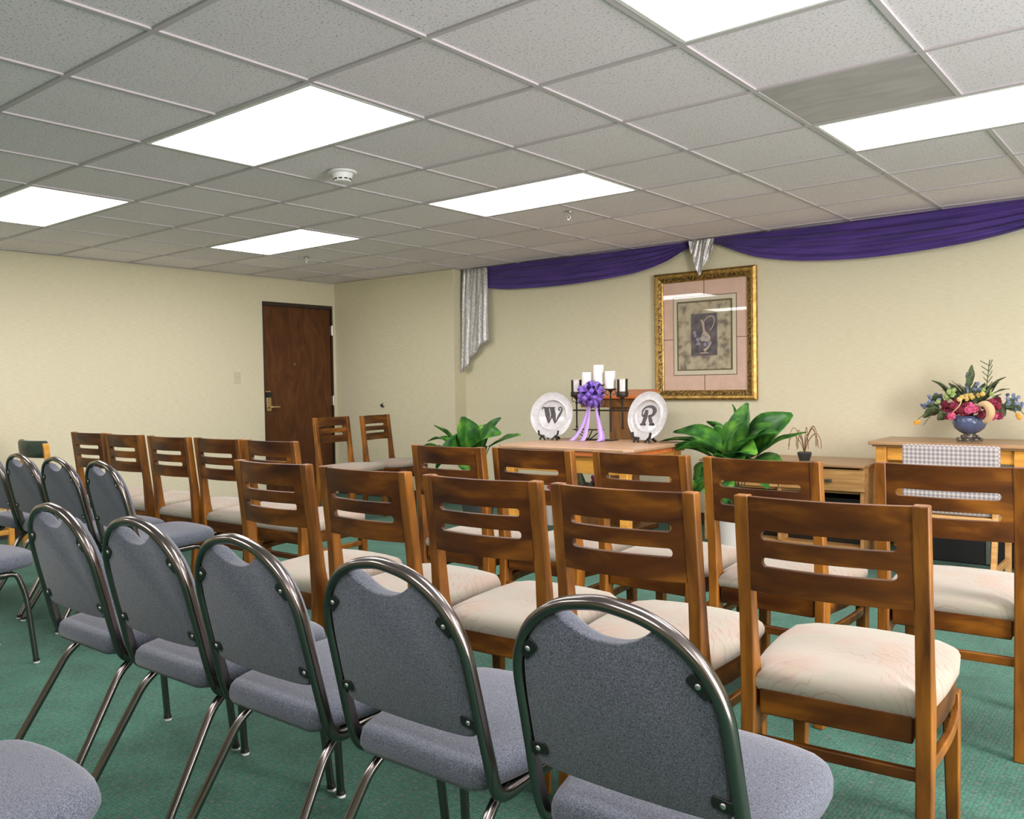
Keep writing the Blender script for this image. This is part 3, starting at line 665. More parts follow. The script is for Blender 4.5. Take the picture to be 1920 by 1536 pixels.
# candelabra
CX, CY = -.17, 3.76
t = thing('candelabra', 'black wrought iron candelabra with crossbar in the middle of the table', 'candle holder', (CX, CY, TZ))
def bar(q, x0, z0, x1, z1, r=.006): q.tube([(x0, 0, z0), (x1, 0, z1)], r, 8)
q = MB()
for x in (-.2, -.098, 0, .098, .2): pass
bar(q, 0, 0, 0, .40); bar(q, -.098, .06, -.098, .37); bar(q, .098, .06, .098, .37); bar(q, -.195, .095, -.195, .32); bar(q, .195, .095, .195, .32)
bar(q, -.26, .215, .26, .215, .0055)
for x in (-.26, .26): q.sphere((x, 0, .215), .011, 10, 6)
for x in (-.195, .195): q.sphere((x, 0, .092), .010, 10, 6); q.sphere((x, 0, .27), .010, 8, 6, (1, 1, 1.6))
q.build('upright_frame', 'iron', t)
q = MB()
for a, c in (((-.215, .075), (-.115, .004)), ((.02, .075), (-.085, .004)), ((-.215, .075), (.02, .075)), ((-.17, .075), (-.10, .004)), ((-.06, .075), (-.098, .004)), ((-.13, .004), (-.06, .004))):
    bar(q, a[0], a[1], c[0], c[1], .004)
for yy in (-.03, .03): q.tube([(-.215, yy, .075), (.02, yy, .075)], .003, 6)
q.build('basket', 'iron', t)
q = MB(); q.box(-.13, .13, -.05, .05, 0, .006); q.build('base_plate', 'iron', t, bevel=.002)
for x, z in ((-.195, .32), (-.098, .37), (0, .40), (.098, .37), (.195, .32)):
    q = MB(); q.lathe([(.006, z - .03), (.018, z - .012), (.042, z - .006), (.043, z), (.036, z)], 20); 
    q.tube(catmull([(x * 0 - .03, 0, z - .006), (-.042, 0, z - .03), (-.028, 0, z - .045), (-.018, 0, z - .035)], 4), .0025, 6)
    q.tube(catmull([(.03, 0, z - .006), (.042, 0, z - .03), (.028, 0, z - .045), (.018, 0, z - .035)], 4), .0025, 6)
    q.build('candle_cup', 'iron', t, loc=(x, 0, 0))
for x in (-.195, .195):
    q = MB(); q.lathe([(.036, 0), (.038, .05), (.040, .115), (.036, .115), (.034, .02)], 24, cap=False)
    for yy in (-1,): q.tube(catmull([(.0405 * math.cos(a), .0405 * math.sin(a), .115) for a in [2 * PI * k / 12 for k in range(13)]], 2), .003, 6)
    ob = q.build('votive_holder', 'votive', None, loc=(CX + x, CY, TZ + .3205)); tag(ob, 'smoky glass votive holder at the %s end of the candelabra' % ('left' if x < 0 else 'right'), 'candle holder', 'votive holders')
    q = MB()
    for k in range(4):
        a = PI / 4 + k * PI / 2 + .6; q.box(-.010, .010, .0405, .0425, .002, .118, Matrix.Rotation(a, 4, 'Z'))
    q.lathe([(.040, 0), (.0425, .003), (.0425, .026), (.0405, .03)], 24, cap=False)
    q.build('metal_band', 'iron', ob)
    q = MB(); q.lathe([(.030, .006), (.030, .07), (.01, .072)], 16); q.build('wax_filling', 'candle', ob)
for x, z, h_, lb in ((-.098, .3705, .12, 'white pillar candle left of the purple bow'), (0, .4005, .14, 'tallest white pillar candle, centre of the candelabra'), (.098, .3705, .125, 'white pillar candle right of the purple bow')):
    c_ = thing('pillar_candle', lb, 'candle', (CX + x, CY, TZ + z), 0, 'pillar candles')
    q = MB(); q.lathe([(.037, 0), (.038, .002), (.038, h_ - .003), (.035, h_), (.02, h_ - .006)], 28); q.build('wax', 'candle', c_)
    q = MB(); q.tube([(0, 0, h_ - .008), (.001, 0, h_ + .006)], .0015, 5); q.build('wick', 'black', c_)

# purple bow
t = thing('ribbon_bow', 'purple satin ribbon bow tied on the candelabra', 'bow', (CX - .01, CY - .075, TZ + .33))
q = MB(); rnd = random.Random(3); loops = []
for k in range(46):
    zf = -1 + 2 * (k + .5) / 46; ph = k * 2.39996; rr_ = math.sqrt(1 - zf * zf)
    d = Vector((rr_ * math.cos(ph), rr_ * math.sin(ph), zf))
    if d.y > .55: continue
    Ln = rnd.uniform(.085, .115); sd = d.cross(Vector((rnd.uniform(-1, 1), rnd.uniform(-1, 1), rnd.uniform(-1, 1)))).normalized(); up_ = d.cross(sd).normalized()
    wd_ = .016; pts = []
    for i in range(11):
        a = 2 * PI * i / 10; rad = Ln / 2
        pts.append(d * (rad - rad * math.cos(a)) + up_ * (.024 * math.sin(a)))
    vs = []; fs = []
    for i, p in enumerate(pts):
        w_ = wd_ * (.45 + .55 * math.sin(PI * i / 10)); vs += [p - sd * w_, p + sd * w_]
    for i in range(10): fs.append((2 * i, 2 * i + 2, 2 * i + 3, 2 * i + 1))
    q.add(vs, fs)
q.build('bow_loops', 'ribbon', t, solid=.0012, smooth=60)
z0 = -.33
for P in ([(-.02, -.01, -.06), (-.045, -.02, -.16), (-.085, -.04, -.26), (-.13, -.07, -.322), (-.165, -.10, -.3235)], [(-.01, -.015, -.06), (-.022, -.02, -.16), (-.03, -.035, -.25), (-.045, -.06, -.321), (-.075, -.09, -.3235)],
          [(.03, -.01, -.06), (.052, -.02, -.15), (.078, -.03, -.24), (.105, -.06, -.31), (.10, -.10, -.3235)], [(.02, -.005, -.06), (.045, 0, -.15), (.06, .0, -.22), (.095, -.02, -.30), (.115, -.06, -.3225)]):
    pts = catmull(P, 6); vs = []; fs = []
    for i, p in enumerate(pts):
        f = i / (len(pts) - 1); w_ = lerp(.012, .021, min(1, f * 1.4)); sd = Vector((1, -.35 + .5 * f, 0)).normalized()
        vs += [p - sd * w_, p + Vector((0, -.004, 0)), p + sd * w_]
    for i in range(len(pts) - 1):
        a = 3 * i; fs += [(a, a + 3, a + 4, a + 1), (a + 1, a + 4, a + 5, a + 2)]
    q = MB(); q.add(vs, fs); q.build('ribbon_tail', 'ribbon2', t, solid=.001, smooth=60)

# wooden lectern behind the table
t = thing('wooden_stand', 'brown wooden pedestal stand with orange top behind the table', 'stand', (-.50, 4.52, 0))
q = MB(); T = Matrix.Translation((0, 0, 1.085)) @ Matrix.Rotation(math.radians(8), 4, 'X'); q.box(-.30, .30, -.17, .17, -.012, .012, T); q.build('top', 'redwood', t, bevel=.004)
q = MB(); q.prism([(-.15, 1.045), (.15, 1.085), (.12, .98), (-.12, .98)], -.26, .26, 'x'); q.build('top_box', 'lectern', t, bevel=.003)
q = MB(); q.box(-.01, .16, -.09, .09, .04, .98); q.build('column', 'lectern', t, bevel=.004)
q = MB(); q.box(-.2, .28, -.18, .18, 0, .04); q.build('base', 'lectern', t, bevel=.006)

# ------------------------------------------------------------------ plants
def leaf(q, base, tip, width, lift=.04, roll=0.0, fold=.12, droop=.0):
    base = Vector(base); tip = Vector(tip); ax = tip - base; L = ax.length; d = ax.normalized()
    side = d.cross(Vector((0, 0, 1)));
    if side.length < .2: side = Vector((1, .2, 0))
    side.normalize(); side = Matrix.Rotation(roll, 3, d) @ side; up_ = side.cross(d).normalized()
    n = 10; vs = []; fs = []
    for i in range(n + 1):
        f = i / n; c = base + ax * f + up_ * lift * math.sin(PI * f) + Vector((0, 0, -droop * f ** 3))
        w_ = width * (math.sin(PI * min(1, f * .93 + .04)) ** .75) * (1 - .35 * f) * 1.4
        wav = .004 * math.sin(f * 14 + base.x * 50)
        for s, m_ in ((-1, 1), (-.5, .5), (0, 0), (.5, .5), (1, 1)):
            vs.append(c + side * (w_ * s) + up_ * (w_ * fold * 3 * abs(m_) ** 1.4 + wav * abs(m_)))
    for i in range(n):
        for k in range(4): a = i * 5 + k; fs.append((a, a + 1, a + 6, a + 5))
    q.add(vs, fs)
def plant(label, pot, potmat, pr, ph, leaves, y0):
    px, py = pot
    t = thing('peace_lily', label, 'potted plant', (px, py, 0), 0, 'potted peace lilies')
    q = MB(); q.lathe([(pr * .72, 0), (pr, ph * .96), (pr * 1.05, ph * .96), (pr * 1.05, ph), (pr * .92, ph), (pr * .90, ph * .93)], 28, cap=True); q.build('pot', potmat, t)
    q = MB(); q.lathe([(pr * .90, ph * .935), (pr * .3, ph * .95), (.01, ph * .955)], 20, cap=False); q.build('soil', 'soil', t)
    q = MB(); s_ = MB()
    for (b_, tp, w_, y1, y2, lift, roll) in leaves:
        B_ = (b_[0] - px, y1, b_[1]); T_ = (tp[0] - px, y2, tp[1])
        leaf(q, B_, T_, w_, lift, roll)
        s_.tube(catmull([(B_[0] * .15, y1 * .15, ph * .93), (B_[0] * .5, y1 * .6, lerp(ph, B_[2], .6)), B_], 5), .0035, 5)
    q.build('foliage', 'leaf', t, solid=.0008, smooth=70); s_.build('stems', 'sprig', t)
    return t
RL = [((.80, .70), (.955, .915), .105, -.14, -.20, .03, .9), ((.827, .75), (.885, 1.03), .075, .02, .02, .02, 1.3), ((.816, .75), (.745, 1.02), .03, .04, .08, .02, .4),
      ((.90, .70), (1.17, .955), .12, .03, .06, .03, .9), ((.88, .69), (1.08, .90), .085, -.03, -.05, .03, .6), ((.86, .67), (1.16, .85), .10, -.10, -.16, .05, .3),
      ((.77, .70), (.40, .835), .075, -.05, -.10, .06, -.5), ((.72, .68), (.33, .77), .07, -.08, -.16, .05, 0), ((.70, .67), (.38, .69), .09, -.12, -.22, .05, .2), ((.755, .70), (.69, .885), .07, -.02, -.05, .01, 1.2),
      ((.74, .68), (.58, .82), .08, .05, .10, .03, -.7), ((.76, .62), (.66, .52), .09, -.15, -.26, .06, .2), ((.93, .68), (1.25, .84), .03, .06, .08, .03, .5), ((.70, .55), (.60, .33), .09, -.12, -.2, .05, .4),
      ((.72, .60), (.575, .42), .08, -.04, -.10, .05, .8), ((.85, .56), (1.10, .50), .09, -.1, -.18, .05, .2), ((.88, .62), (1.18, .60), .10, -.05, -.10, .05, .1), ((.80, .64), (.97, .66), .10, -.18, -.28, .04, .1), ((.78, .52), (.84, .38), .09, -.17, -.26, .05, .4), ((.80, .66), (.86, .84), .09, .10, .16, .02, 1.0), ((.78, .66), (.50, .72), .09, -.16, -.26, .05, .3), ((.86, .66), (1.06, .72), .10, -.16, -.26, .05, .4), ((.74, .70), (.56, .90), .07, .04, .08, .03, .9)]
plant('leafy green peace lily in a white pot right of the altar table', (.80, 3.90), 'whitepot', .15, .34, RL, 3.9)
LL = [((-1.365, .64), (-1.40, .925), .125, -.02, -.04, .02, 1.25), ((-1.36, .60), (-1.345, .80), .12, -.12, -.17, .02, 1.2), ((-1.25, .63), (-1.075, .915), .085, .03, .05, .03, .9), ((-1.22, .63), (-.965, .80), .125, -.04, -.09, .07, .7),
      ((-1.43, .62), (-1.735, .845), .06, 0, -.02, .02, .6), ((-1.45, .62), (-1.735, .72), .06, -.06, -.1, .07, 0), ((-1.43, .60), (-1.74, .67), .07, -.12, -.2, .04, .2), ((-1.14, .69), (-.78, .795), .05, -.02, -.08, .01, .4),
      ((-1.20, .68), (-1.14, .50), .095, -.16, -.24, .02, .9), ((-1.19, .52), (-1.10, .40), .09, -.14, -.2, .03, .8), ((-1.18, .62), (-1.10, .50), .06, -.08, -.12, .02, 1.2), ((-1.31, .66), (-1.22, .86), .10, .06, .10, .02, .9), ((-1.25, .58), (-1.05, .62), .09, -.1, -.2, .05, .2), ((-1.38, .55), (-1.55, .50), .09, -.12, -.2, .05, .1)]
plant('leafy green peace lily left of the altar table', (-1.29, 3.70), 'blackpot', .14, .36, LL, 3.7)
# dried drooping stems in the right plant
t = thing('dried_plant', 'dry brown drooping stems in a small pot on the low dresser', 'plant', (1.01, 4.60, .604))
q = MB(); rnd = random.Random(5)
for k in range(13):
    a = rnd.uniform(0, 2 * PI); r_ = rnd.uniform(.04, .13); hh = rnd.uniform(.17, .25)
    q.tube(catmull([(0, 0, .05), (.25 * r_ * math.cos(a), .25 * r_ * math.sin(a), hh * .7), (.7 * r_ * math.cos(a), .7 * r_ * math.sin(a), hh), (r_ * math.cos(a), r_ * math.sin(a), hh * .8), (r_ * 1.05 * math.cos(a), r_ * 1.05 * math.sin(a), hh * .45)], 5), .0022, 5)
q.build('stems', 'lectern', t)
q = MB(); q.lathe([(.035, 0), (.05, .05), (.045, .06), (.03, .055)], 18); q.build('pot', 'blackpot', t)

# ------------------------------------------------------------------ flowers behind the table
def blossoms(name, m, parent, pts, r, rnd, n=7):
    for (x, y, z) in pts:
        q = MB()
        for k in range(n):
            a = 2 * PI * k / n + rnd.random(); rr_ = r * .55
            q.sphere((x + rr_ * math.cos(a), y - rnd.uniform(0, r * .4), z + rr_ * math.sin(a)), r * .5, 7, 5, (1, .6, 1))
        q.sphere((x, y - r * .4, z), r * .45, 7, 5)
        q.build(name, m, parent, smooth=60)
t = thing('floor_bouquet', 'plum and red flower basket on the floor behind the altar table', 'flower arrangement', (-.62, 4.25, 0))
rnd = random.Random(9); q = MB(); q.lathe([(.11, 0), (.14, .14), (.13, .14)], 22); q.build('basket', 'lectern', t)
blossoms('plum_flower', 'purpf', t, [(rnd.uniform(-.16, .2), rnd.uniform(-.1, .1), rnd.uniform(.22, .46)) for _ in range(22)], .035, rnd)
q = MB()
for k in range(26):
    a = rnd.uniform(0, 2 * PI); leaf(q, (0, 0, .14), (.22 * math.cos(a), .16 * math.sin(a), rnd.uniform(.25, .5)), .035, .02, rnd.uniform(-1, 1))
q.build('greenery', 'sprig', t, solid=.0008)
t = thing('small_bouquet', 'small red flowers seen between two wooden chair backs', 'flower arrangement', (-1.02, 4.35, 0))
q = MB(); q.lathe([(.06, 0), (.07, .22), (.06, .22)], 18); q.build('vase', 'whitepot', t)
blossoms('red_flower', 'pinkf', t, [(rnd.uniform(-.05, .05), rnd.uniform(-.04, .04), rnd.uniform(.26, .34)) for _ in range(8)], .03, rnd)

# ------------------------------------------------------------------ framed picture
PX0, PX1, PZ0, PZ1 = -.392, .503, 1.025, 2.075; PC = ((PX0 + PX1) / 2, (PZ0 + PZ1) / 2); PW = (PX1 - PX0) / 2; PH = (PZ1 - PZ0) / 2
t = thing('framed_picture', 'large gold framed still life print hanging on the back wall', 'picture', (PC[0], YB, PC[1]))
def ring(q, o0, o1, y0, y1, yin=None):
    """mitred rectangular ring between inset o0 and o1"""
    def R(o, y): return [(-PW + o, y, -PH + o), (PW - o, y, -PH + o), (PW - o, y, PH - o), (-PW + o, y, PH - o)]
    yin = y0 if yin is None else yin
    vs = R(o0, y1) + R(o0, y0) + R(o1, yin) + R(o1, y1); fs = []
    for k in range(4):
        j = (k + 1) % 4
        for L_ in range(4): a = L_ * 4; c = ((L_ + 1) % 4) * 4; fs.append((a + k, a + j, c + j, c + k))
    q.add(vs, fs)
q = MB(); ring(q, 0, .016, -.030, 0, -.046); ring(q, .016, .034, -.046, 0, -.040); ring(q, .034, .040, -.038, 0); q.build('outer_moulding', 'gold', t, bevel=.002)
q = MB(); ring(q, .040, .072, -.040, 0, -.022); q.build('ornate_moulding', 'goldd', t)
q = MB(); ring(q, .072, .080, -.026, 0, -.020); q.build('inner_lip', 'gold', t, bevel=.001)
q = MB(); q.box(-PW + .075, PW - .075, -.010, -.002, -PH + .075, PH - .075); q.build('mat_board', 'mat_pink', t)
q = MB(); q.box(-PW + .073, PW - .073, -.0200, -.0185, -PH + .073, PH - .073); q.build('glass_pane', 'glass', t)
q = MB(); iw, ih = .274, .318
q.box(-.003, .003, -.0112, -.0100, ih, PH - .08); q.box(-.003, .003, -.0112, -.0100, -PH + .08, -ih); q.box(-PW + .08, -iw, -.0112, -.0100, -.028, -.022); q.box(iw, PW - .08, -.0112, -.0100, -.028, -.022)
for a in ((-iw - .006, iw + .006, ih, ih + .006), (-iw - .006, iw + .006, -ih - .006, -ih), (-iw - .006, -iw - .0001, -ih, ih), (iw + .0001, iw + .006, -ih, ih)): q.box(a[0], a[1], -.0118, -.0100, a[2], a[3])
q.build('mat_lines', 'mat_line', t)
q = MB()
for a in ((-iw, iw, ih - .034, ih), (-iw, iw, -ih, -ih + .034), (-iw, -iw + .030, -ih + .0341, ih - .0341), (iw - .030, iw, -ih + .0341, ih - .0341)): q.box(a[0], a[1], -.0125, -.0100, a[2], a[3])
q.build('inner_mat', 'mat_cream', t)
q = MB(); jw, jh = iw - .030, ih - .034
for a in ((-jw, jw, jh - .014, jh), (-jw, jw, -jh, -jh + .010), (-jw, -jw + .010, -jh + .0101, jh - .0141), (jw - .014, jw, -jh + .0101, jh - .0141)): q.box(a[0], a[1], -.0150, -.0100, a[2], a[3])
q.build('fillet', 'mat_olive', t)
q = MB(); q.box(-jw + .01, jw - .01, -.0115, -.0102, -jh + .01, jh - .01); pr = q.build('print', 'print', t)
q = MB(); q.box(-.118, .112, -.0122, -.0114, -.165, .178); q.build('dark_ground', 'print_dark', pr)
q = MB(); T = Matrix.Identity(4); st = lambda p, w_: stroke(q, p, w_, -.0130, -.0121, T)
st([(-.03, .128), (-.012, .105), (-.006, .06), (.0, .03)], [.006, .022, .018, .022]); st([(.0, .03), (.01, -.02), (.008, -.05)], [.022, .09, .07])
st([(.0, .115), (.03, .145), (.075, .150), (.088, .110), (.070, .060), (.045, .035)], [.006, .008, .008, .008, .007, .005])
st([(.06, -.055), (.03, -.10), (-.005, -.125)], [.012, .018, .028]); st([(-.035, -.143), (.035, -.143)], [.010, .010])
q.build('painted_pitcher', 'pitcher', pr, smooth=0)
q = MB(); rnd = random.Random(2)
for k in range(16):
    q.sphere((-.035 + rnd.gauss(0, .03), -.0125, -.045 + rnd.gauss(0, .03)), rnd.uniform(.008, .017), 8, 4, (1, .06, 1))
q.build('painted_flowers', 'lilacp', pr)

# ------------------------------------------------------------------ purple swags and silver drapes
def interp(K, x):
    for (a, va), (b_, vb) in zip(K, K[1:]):
        if x <= b_:
            f = (x - a) / (b_ - a); return va + (vb - va) * f
    return K[-1][1]
def swag(K, label, seed):
    x0, x1 = K[0][0], K[-1][0]; n, m_ = 60, 46; vs = []; fs = []; rnd = random.Random(seed)
    KK = [(p.x, p.z) for p in catmull([(a, 0, c) for a, c in K], 10)]
    for i in range(n + 1):
        x = lerp(x0, x1, i / n); zb_ = interp(KK, x); e = math.sin(PI * i / n) ** .6
        for j in range(m_ + 1):
            v = j / m_; z = lerp(2.316, zb_, v ** .92)
            ph_ = 1.1 * math.sin(i / n * 4 + seed)
            tri = abs(((v * 4.6 + .16 * ph_) % 1.0) - .32) / .68
            d = .016 + .042 * (1 - min(1, tri)) ** .8 * (.45 + .55 * e) + .012 * (.5 + .5 * math.sin(v * 2 * PI * 8.3 + 1.5 * math.sin(i / n * 6 + seed))) + .018 * v * e
            vs.append((x, YB - d, z))
    for i in range(n):
        for j in range(m_): a = i * (m_ + 1) + j; fs.append((a, a + 1, a + m_ + 2, a + m_ + 1))
    q = MB(); q.add(vs, fs); tag(q.build('purple_swag', 'purple', None, solid=.003, smooth=80), label, 'drape', 'purple swags')
swag([(-2.26, 2.125), (-2.0, 2.088), (-1.73, 2.073), (-1.4, 2.066), (-1.07, 2.071), (-.75, 2.088), (-.52, 2.110), (-.28, 2.165), (-.10, 2.245), (.02, 2.285)], 'shorter deep purple fabric swag between the two silver drapes', 1)
swag([(.08, 2.285), (.20, 2.262), (.40, 2.175), (.60, 2.111), (.93, 2.058), (1.39, 2.036), (1.94, 2.063), (2.31, 2.123), (2.55, 2.2), (2.68, 2.285)], 'longer deep purple fabric swag right of the picture running out of frame', 2)
def drape(name, top, bot, zt_, label, nf, ph, amp=.020, y0=.03):
    """top=(x0,x1); bot=list of (u, x, z)"""
    n, m_ = 54, 24; vs = []; fs = []
    for i in range(n + 1):
        u_ = i / n; zb_ = interp([(a, c) for a, _, c in bot], u_); xb = interp([(a, x_) for a, x_, _ in bot], u_); xt = lerp(top[0], top[1], u_)
        for j in range(m_ + 1):
            v = j / m_; z = lerp(zt_, zb_, v); sp = v ** .8
            y = y0 + amp * (.5 + .5 * math.sin(u_ * 2 * PI * nf + ph + .9 * v + 1.1 * math.sin(u_ * 5.2 + 1.4 * v))) * (.6 + .35 * math.sin(u_ * 9 + ph)) * (.6 + .5 * v) + .004 * math.sin(u_ * 41 + v * 7)
            vs.append((lerp(xt, xb, sp), YB - y, z))
    for i in range(n):
        for j in range(m_): a = i * (m_ + 1) + j; fs.append((a, a + 1, a + m_ + 2, a + m_ + 1))
    q = MB(); q.add(vs, fs); tag(q.build(name, 'silver', None, solid=.003, smooth=80), label, 'drape', 'silver drapes')
drape('silver_drape', (-2.50, -2.20), [(0, -2.545, 1.30), (.10, -2.52, 1.315), (.24, -2.46, 1.35), (.30, -2.45, 1.43), (.40, -2.42, 1.45), (.52, -2.38, 1.47), (.60, -2.33, 1.50), (.70, -2.30, 1.56), (.82, -2.24, 1.58), (1.0, -2.185, 1.60)], 2.316, 'long silver brocade drape hanging at the left end of the purple swag', 5, .4, .026, .062)
drape('silver_drape', (-.045, .17), [(0, -.035, 2.235), (.2, -.01, 2.15), (.45, .035, 2.03), (.55, .05, 2.03), (.8, .10, 2.12), (1, .165, 2.235)], 2.316, 'short pointed silver drape between the purple swags above the picture', 3, 1.0, .024, .062)

# ------------------------------------------------------------------ desk, dresser, vase, dotted chair
t = thing('writing_desk', 'honey oak writing desk against the back wall at right', 'desk', (0, 0, 0))
q = MB(); q.prism([(1.49, 4.44), (3.0, 4.44), (3.0, 4.975), (1.49, 4.975)], .740, .765); q.prism([(1.51, 4.46), (2.98, 4.46), (2.98, 4.975), (1.51, 4.975)], .728, .7405); q.build('desktop', 'oaktop', t, bevel=.007, seg=3)
for x, y in ((1.56, 4.51), (1.56, 4.93), (2.36, 4.51), (2.36, 4.93), (2.93, 4.51), (2.93, 4.93)):
    q = MB(); q.box(x - .032, x + .032, y - .032, y + .032, 0, .728); q.build('leg', 'oakd', t, bevel=.004)
for a, c in ((1.594, 2.326), (2.394, 2.896)):
    q = MB(); q.box(a, c, 4.50, 4.52, .64, .727); d = q.build('drawer', 'oakd', t, bevel=.003)
    q = MB(); q.box((a + c) / 2 - .04, (a + c) / 2 + .04, 4.482, 4.492, .68, .69); q.box((a + c) / 2 - .04, (a + c) / 2 - .032, 4.49, 4.50, .68, .69); q.box((a + c) / 2 + .032, (a + c) / 2 + .04, 4.49, 4.50, .68, .69); q.build('handle', 'bronze', d, bevel=.001)
    q = MB(); q.box(a, c, 4.503, 4.517, .600, .622); q.build('lower_rail', 'oakd', t, bevel=.003)
q = MB(); q.box(1.54, 1.565, 4.54, 4.90, .60, .727); q.box(2.905, 2.93, 4.54, 4.90, .60, .727); q.build('side_apron', 'oakd', t, bevel=.002)
t = thing('oak_dresser', 'low light oak dresser beside the writing desk, partly behind chairs', 'dresser', (0, 0, 0))
q = MB(); q.box(.30, 1.485, 4.38, 4.975, .585, .604); q.build('top', 'oaktop', t, bevel=.005)
q = MB(); q.box(.32, .345, 4.42, 4.97, 0, .584); q.box(1.445, 1.47, 4.42, 4.97, 0, .584); q.box(.345, 1.445, 4.95, 4.97, .06, .584); q.box(.345, 1.445, 4.44, 4.95, .03, .05); q.box(.345, 1.445, 4.44, 4.95, .405, .42); q.box(.88, .905, 4.42, 4.95, .05, .584); q.build('case', 'oak', t, bevel=.002)
for a, c in ((.33, .890), (.897, 1.478)):
    q = MB(); q.box(a, c, 4.405, 4.425, .425, .572); d = q.build('drawer', 'oak', t, bevel=.003)
    q = MB(); mx_ = (a + c) / 2 + .05; q.box(mx_ - .035, mx_ + .035, 4.382, 4.39, .487, .505); q.box(mx_ - .008, mx_ + .008, 4.389, 4.406, .49, .502); q.build('handle', 'bronze', d, bevel=.002)
    q = MB(); q.box(a + .01, c - .01, 4.55, 4.93, .0505, .36); q.build('dark_compartment', 'black', t, bevel=.004)
# black case with silver frame under the desk
t = thing('equipment_case', 'black case with silver corner strips under the writing desk', 'case', (2.15, 4.66, 0))
q = MB(); q.box(-.36, .36, -.12, .2, 0, .34); q.build('body', 'black', t, bevel=.008)
for x in (-.345, .03, .33):
    q = MB(); q.box(x - .012, x + .012, -.128, -.1205, .01, .33); q.build('metal_strip', 'steel', t, bevel=.001)
q = MB(); q.box(.345, .366, -.12, .2, .30, .345); q.build('corner_cap', 'steel', t, bevel=.001)

t = thing('upholstered_chair', 'oak chair with grey dotted upholstery facing the writing desk', 'chair', (2.13, 3.98, 0))
q = MB(); vs = []
q.box(-.245, .245, -.262, -.222, .50, .805); q.build('back_cushion', 'checker', t, bevel=.015, seg=3)
q = MB(); q.box(-.235, .235, -.20, .23, .41, .47); q.build('seat_cushion', 'checker', t, bevel=.02, seg=3)
for s in (-1, 1):
    q = MB(); q.prism([(-.29, 0), (-.215, .38), (-.236, .66), (-.208, .66), (-.18, .38), (-.255, 0)], s * .215 - .014, s * .215 + .014, 'x'); q.build('rear_post', 'oak', t, bevel=.003)
    q = MB(); q.box(s * .215 - .016, s * .215 + .016, .18, .215, 0, .41); q.build('front_leg', 'oak', t, bevel=.003)
    q = MB(); q.box(s * .215 - .010, s * .215 + .010, -.26, .19, .10, .135); q.build('side_stretcher', 'oak', t, bevel=.003)
q = MB(); q.box(-.21, .21, -.265, -.245, .085, .13); q.build('rear_stretcher', 'oak', t, bevel=.003)
q = MB(); q.box(-.22, .22, -.215, .21, .372, .409); q.build('seat_rail', 'oak', t, bevel=.003)

# flower arrangement in blue footed bowl
VX, VY, VZ = 2.045, 4.70, .765
t = thing('flower_arrangement', 'blue footed bowl of burgundy and yellow silk flowers on the desk', 'flower arrangement', (VX, VY, VZ))
q = MB(); q.lathe([(.035, .048), (.06, .060), (.088, .085), (.100, .115), (.100, .135), (.090, .158), (.086, .164), (.082, .160), (.085, .135)], 32); q.build('bowl', 'blue', t, smooth=60)
q = MB(); q.lathe([(.040, .052), (.034, .040), (.046, .018), (.070, .008), (.075, 0), (.02, 0)], 24)
for k in range(8):
    a = 2 * PI * k / 8; q.sphere((.066 * math.cos(a), .066 * math.sin(a), .012), .013, 8, 5, (1, 1, .9)); q.sphere((.045 * math.cos(a), .045 * math.sin(a), .03), .010, 8, 5)
q.build('foot', 'bronze', t, smooth=60)
rnd = random.Random(11)
def disc(cx, cz, rx, rz_, n, dy=.10):
    out = []
    for _ in range(n):
        a = rnd.uniform(0, 2 * PI); r_ = math.sqrt(rnd.random()); out.append((cx + rx * r_ * math.cos(a), rnd.uniform(-dy, dy), cz + rz_ * r_ * math.sin(a)))
    return out
blossoms('burgundy_flower', 'redf', t, disc(-.085, .205, .075, .060, 20) + disc(.12, .20, .075, .065, 20) + disc(0, .20, .05, .03, 8), .026, rnd)
blossoms('pink_flower', 'pinkf', t, [(.035, -.13, .23), (.02, -.13, .205), (.055, -.125, .21), (-.08, -.12, .165), (.15, -.08, .165)], .026, rnd)
blossoms('yellow_flower', 'yellf', t, disc(-.025, .285, .045, .022, 12, .08) + disc(.055, .29, .045, .020, 12, .08), .016, rnd)
blossoms('lime_flower', 'limef', t, disc(-.08, .305, .04, .03, 8) + disc(.10, .31, .04, .03, 7) + disc(-.14, .265, .03, .03, 5), .015, rnd)
blossoms('blue_flower', 'bluef', t, disc(-.20, .27, .04, .04, 12, .06) + disc(-.27, .225, .03, .02, 5, .04) + disc(.235, .265, .05, .04, 14, .06) + disc(.27, .225, .03, .025, 8, .04) + disc(-.10, .33, .06, .02, 5, .05) + disc(.05, .345, .02, .03, 5, .05), .012, rnd)
q = MB()
for i in range(14): q.sphere((-.015 + .004 * math.sin(i), 0, .31 + i * .010), .012 - .0005 * i, 7, 5)
q.build('blue_spike', 'bluef', t)
blossoms('orange_flower', 'orangef', t, [(-.315, -.02, .115), (-.30, -.02, .12), (.285, -.03, .155), (.275, -.02, .17), (.345, -.02, .145)], .016, rnd)
q = MB()
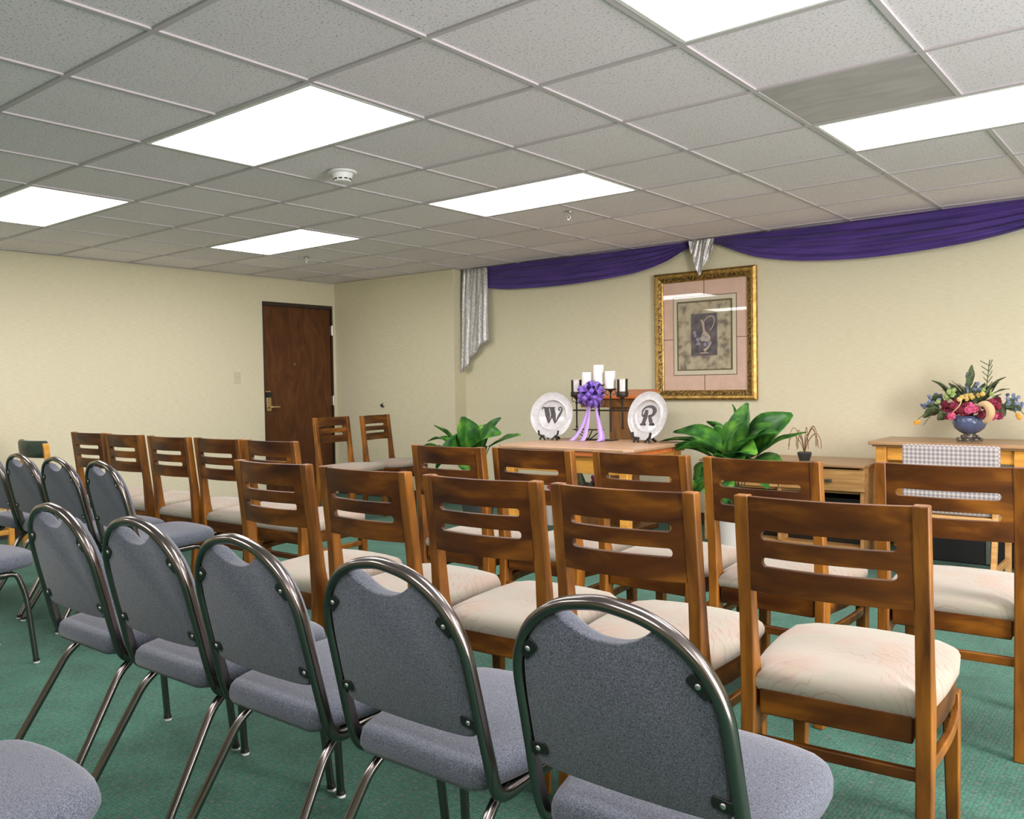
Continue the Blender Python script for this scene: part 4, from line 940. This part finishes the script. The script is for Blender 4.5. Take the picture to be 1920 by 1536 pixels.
for (x, z) in ((-.215, .395), (-.13, .375), (-.10, .39), (-.06, .37), (-.02, .375), (.03, .38), (.085, .37), (.20, .41), (.17, .385), (.23, .335), (.13, .355), (-.17, .33)):
    leaf(q, (x * .3, rnd.uniform(-.04, .04), .24), (x, rnd.uniform(-.06, .06), z), .020, .02, rnd.uniform(-1, 1)); leaf(q, (x * .3, 0, .24), (x * .8, rnd.uniform(-.06, .06), z - .03), .016, -.01, rnd.uniform(-1, 1))
leaf(q, (-.012, 0, .34), (.012, 0, .49), .022, .004, .5)
for x, z in ((-.315, .125), (.285, .16), (.34, .14), (-.27, .10)): q.tube(catmull([(x * .3, 0, .2), (x * .7, -.01, .23 if x > 0 else .2), (x, -.02, z)], 5), .002, 5)
for k in range(5): z = .34 + k * .035; q.tube(catmull([(.10 + .004 * k, 0, z), (.085 - .006 * k, 0, z + .035)], 3), .0022, 5); q.tube(catmull([(.10 + .004 * k, 0, z), (.13, 0, z + .04)], 3), .0022, 5)
q.tube([(.09, 0, .24), (.10, 0, .38), (.115, 0, .52)], .0025, 5)
for x, y, z, x2, z2 in ((-.16, -.03, .20, -.27, .15), (-.18, 0, .22, -.25, .19), (-.10, -.09, .17, -.17, .135), (.2, 0, .22, .29, .2), (.2, -.03, .24, .26, .22), (-.15, .0, .26, -.24, .26), (.14, -.02, .24, .2, .16)):
    leaf(q, (x, y, z), (x2, y, z2), .035, .01, .8)
q.build('greenery', 'sprig', t, solid=.0008, smooth=70)
q = MB(); pts = catmull([(.075, -.16, .235), (.115, -.17, .245), (.145, -.17, .215), (.145, -.165, .17), (.115, -.155, .135), (.10, -.15, .14)], 5); vs = []; fs = []
for i, p in enumerate(pts):
    f = i / (len(pts) - 1); w_ = .006 + .020 * math.sin(PI * min(1, f * 1.15)) ** .8 if f < .87 else .02 * (1 - f) * 5; c_ = Vector((.098, -.16, .19)); d = (p - c_); d.y = 0; d.normalize(); vs += [p - d * w_, p + d * w_]
for i in range(len(pts) - 1): fs.append((2 * i, 2 * i + 2, 2 * i + 3, 2 * i + 1))
q.add(vs, fs); q.build('tan_ribbon', 'tan', t, solid=.003, smooth=60)
q = MB(); q.tube(catmull([(-.02, -.13, .27), (-.03, -.14, .235), (-.06, -.135, .20), (-.075, -.12, .19)], 5), .0035, 6); q.build('pale_stem', 'tan', t)
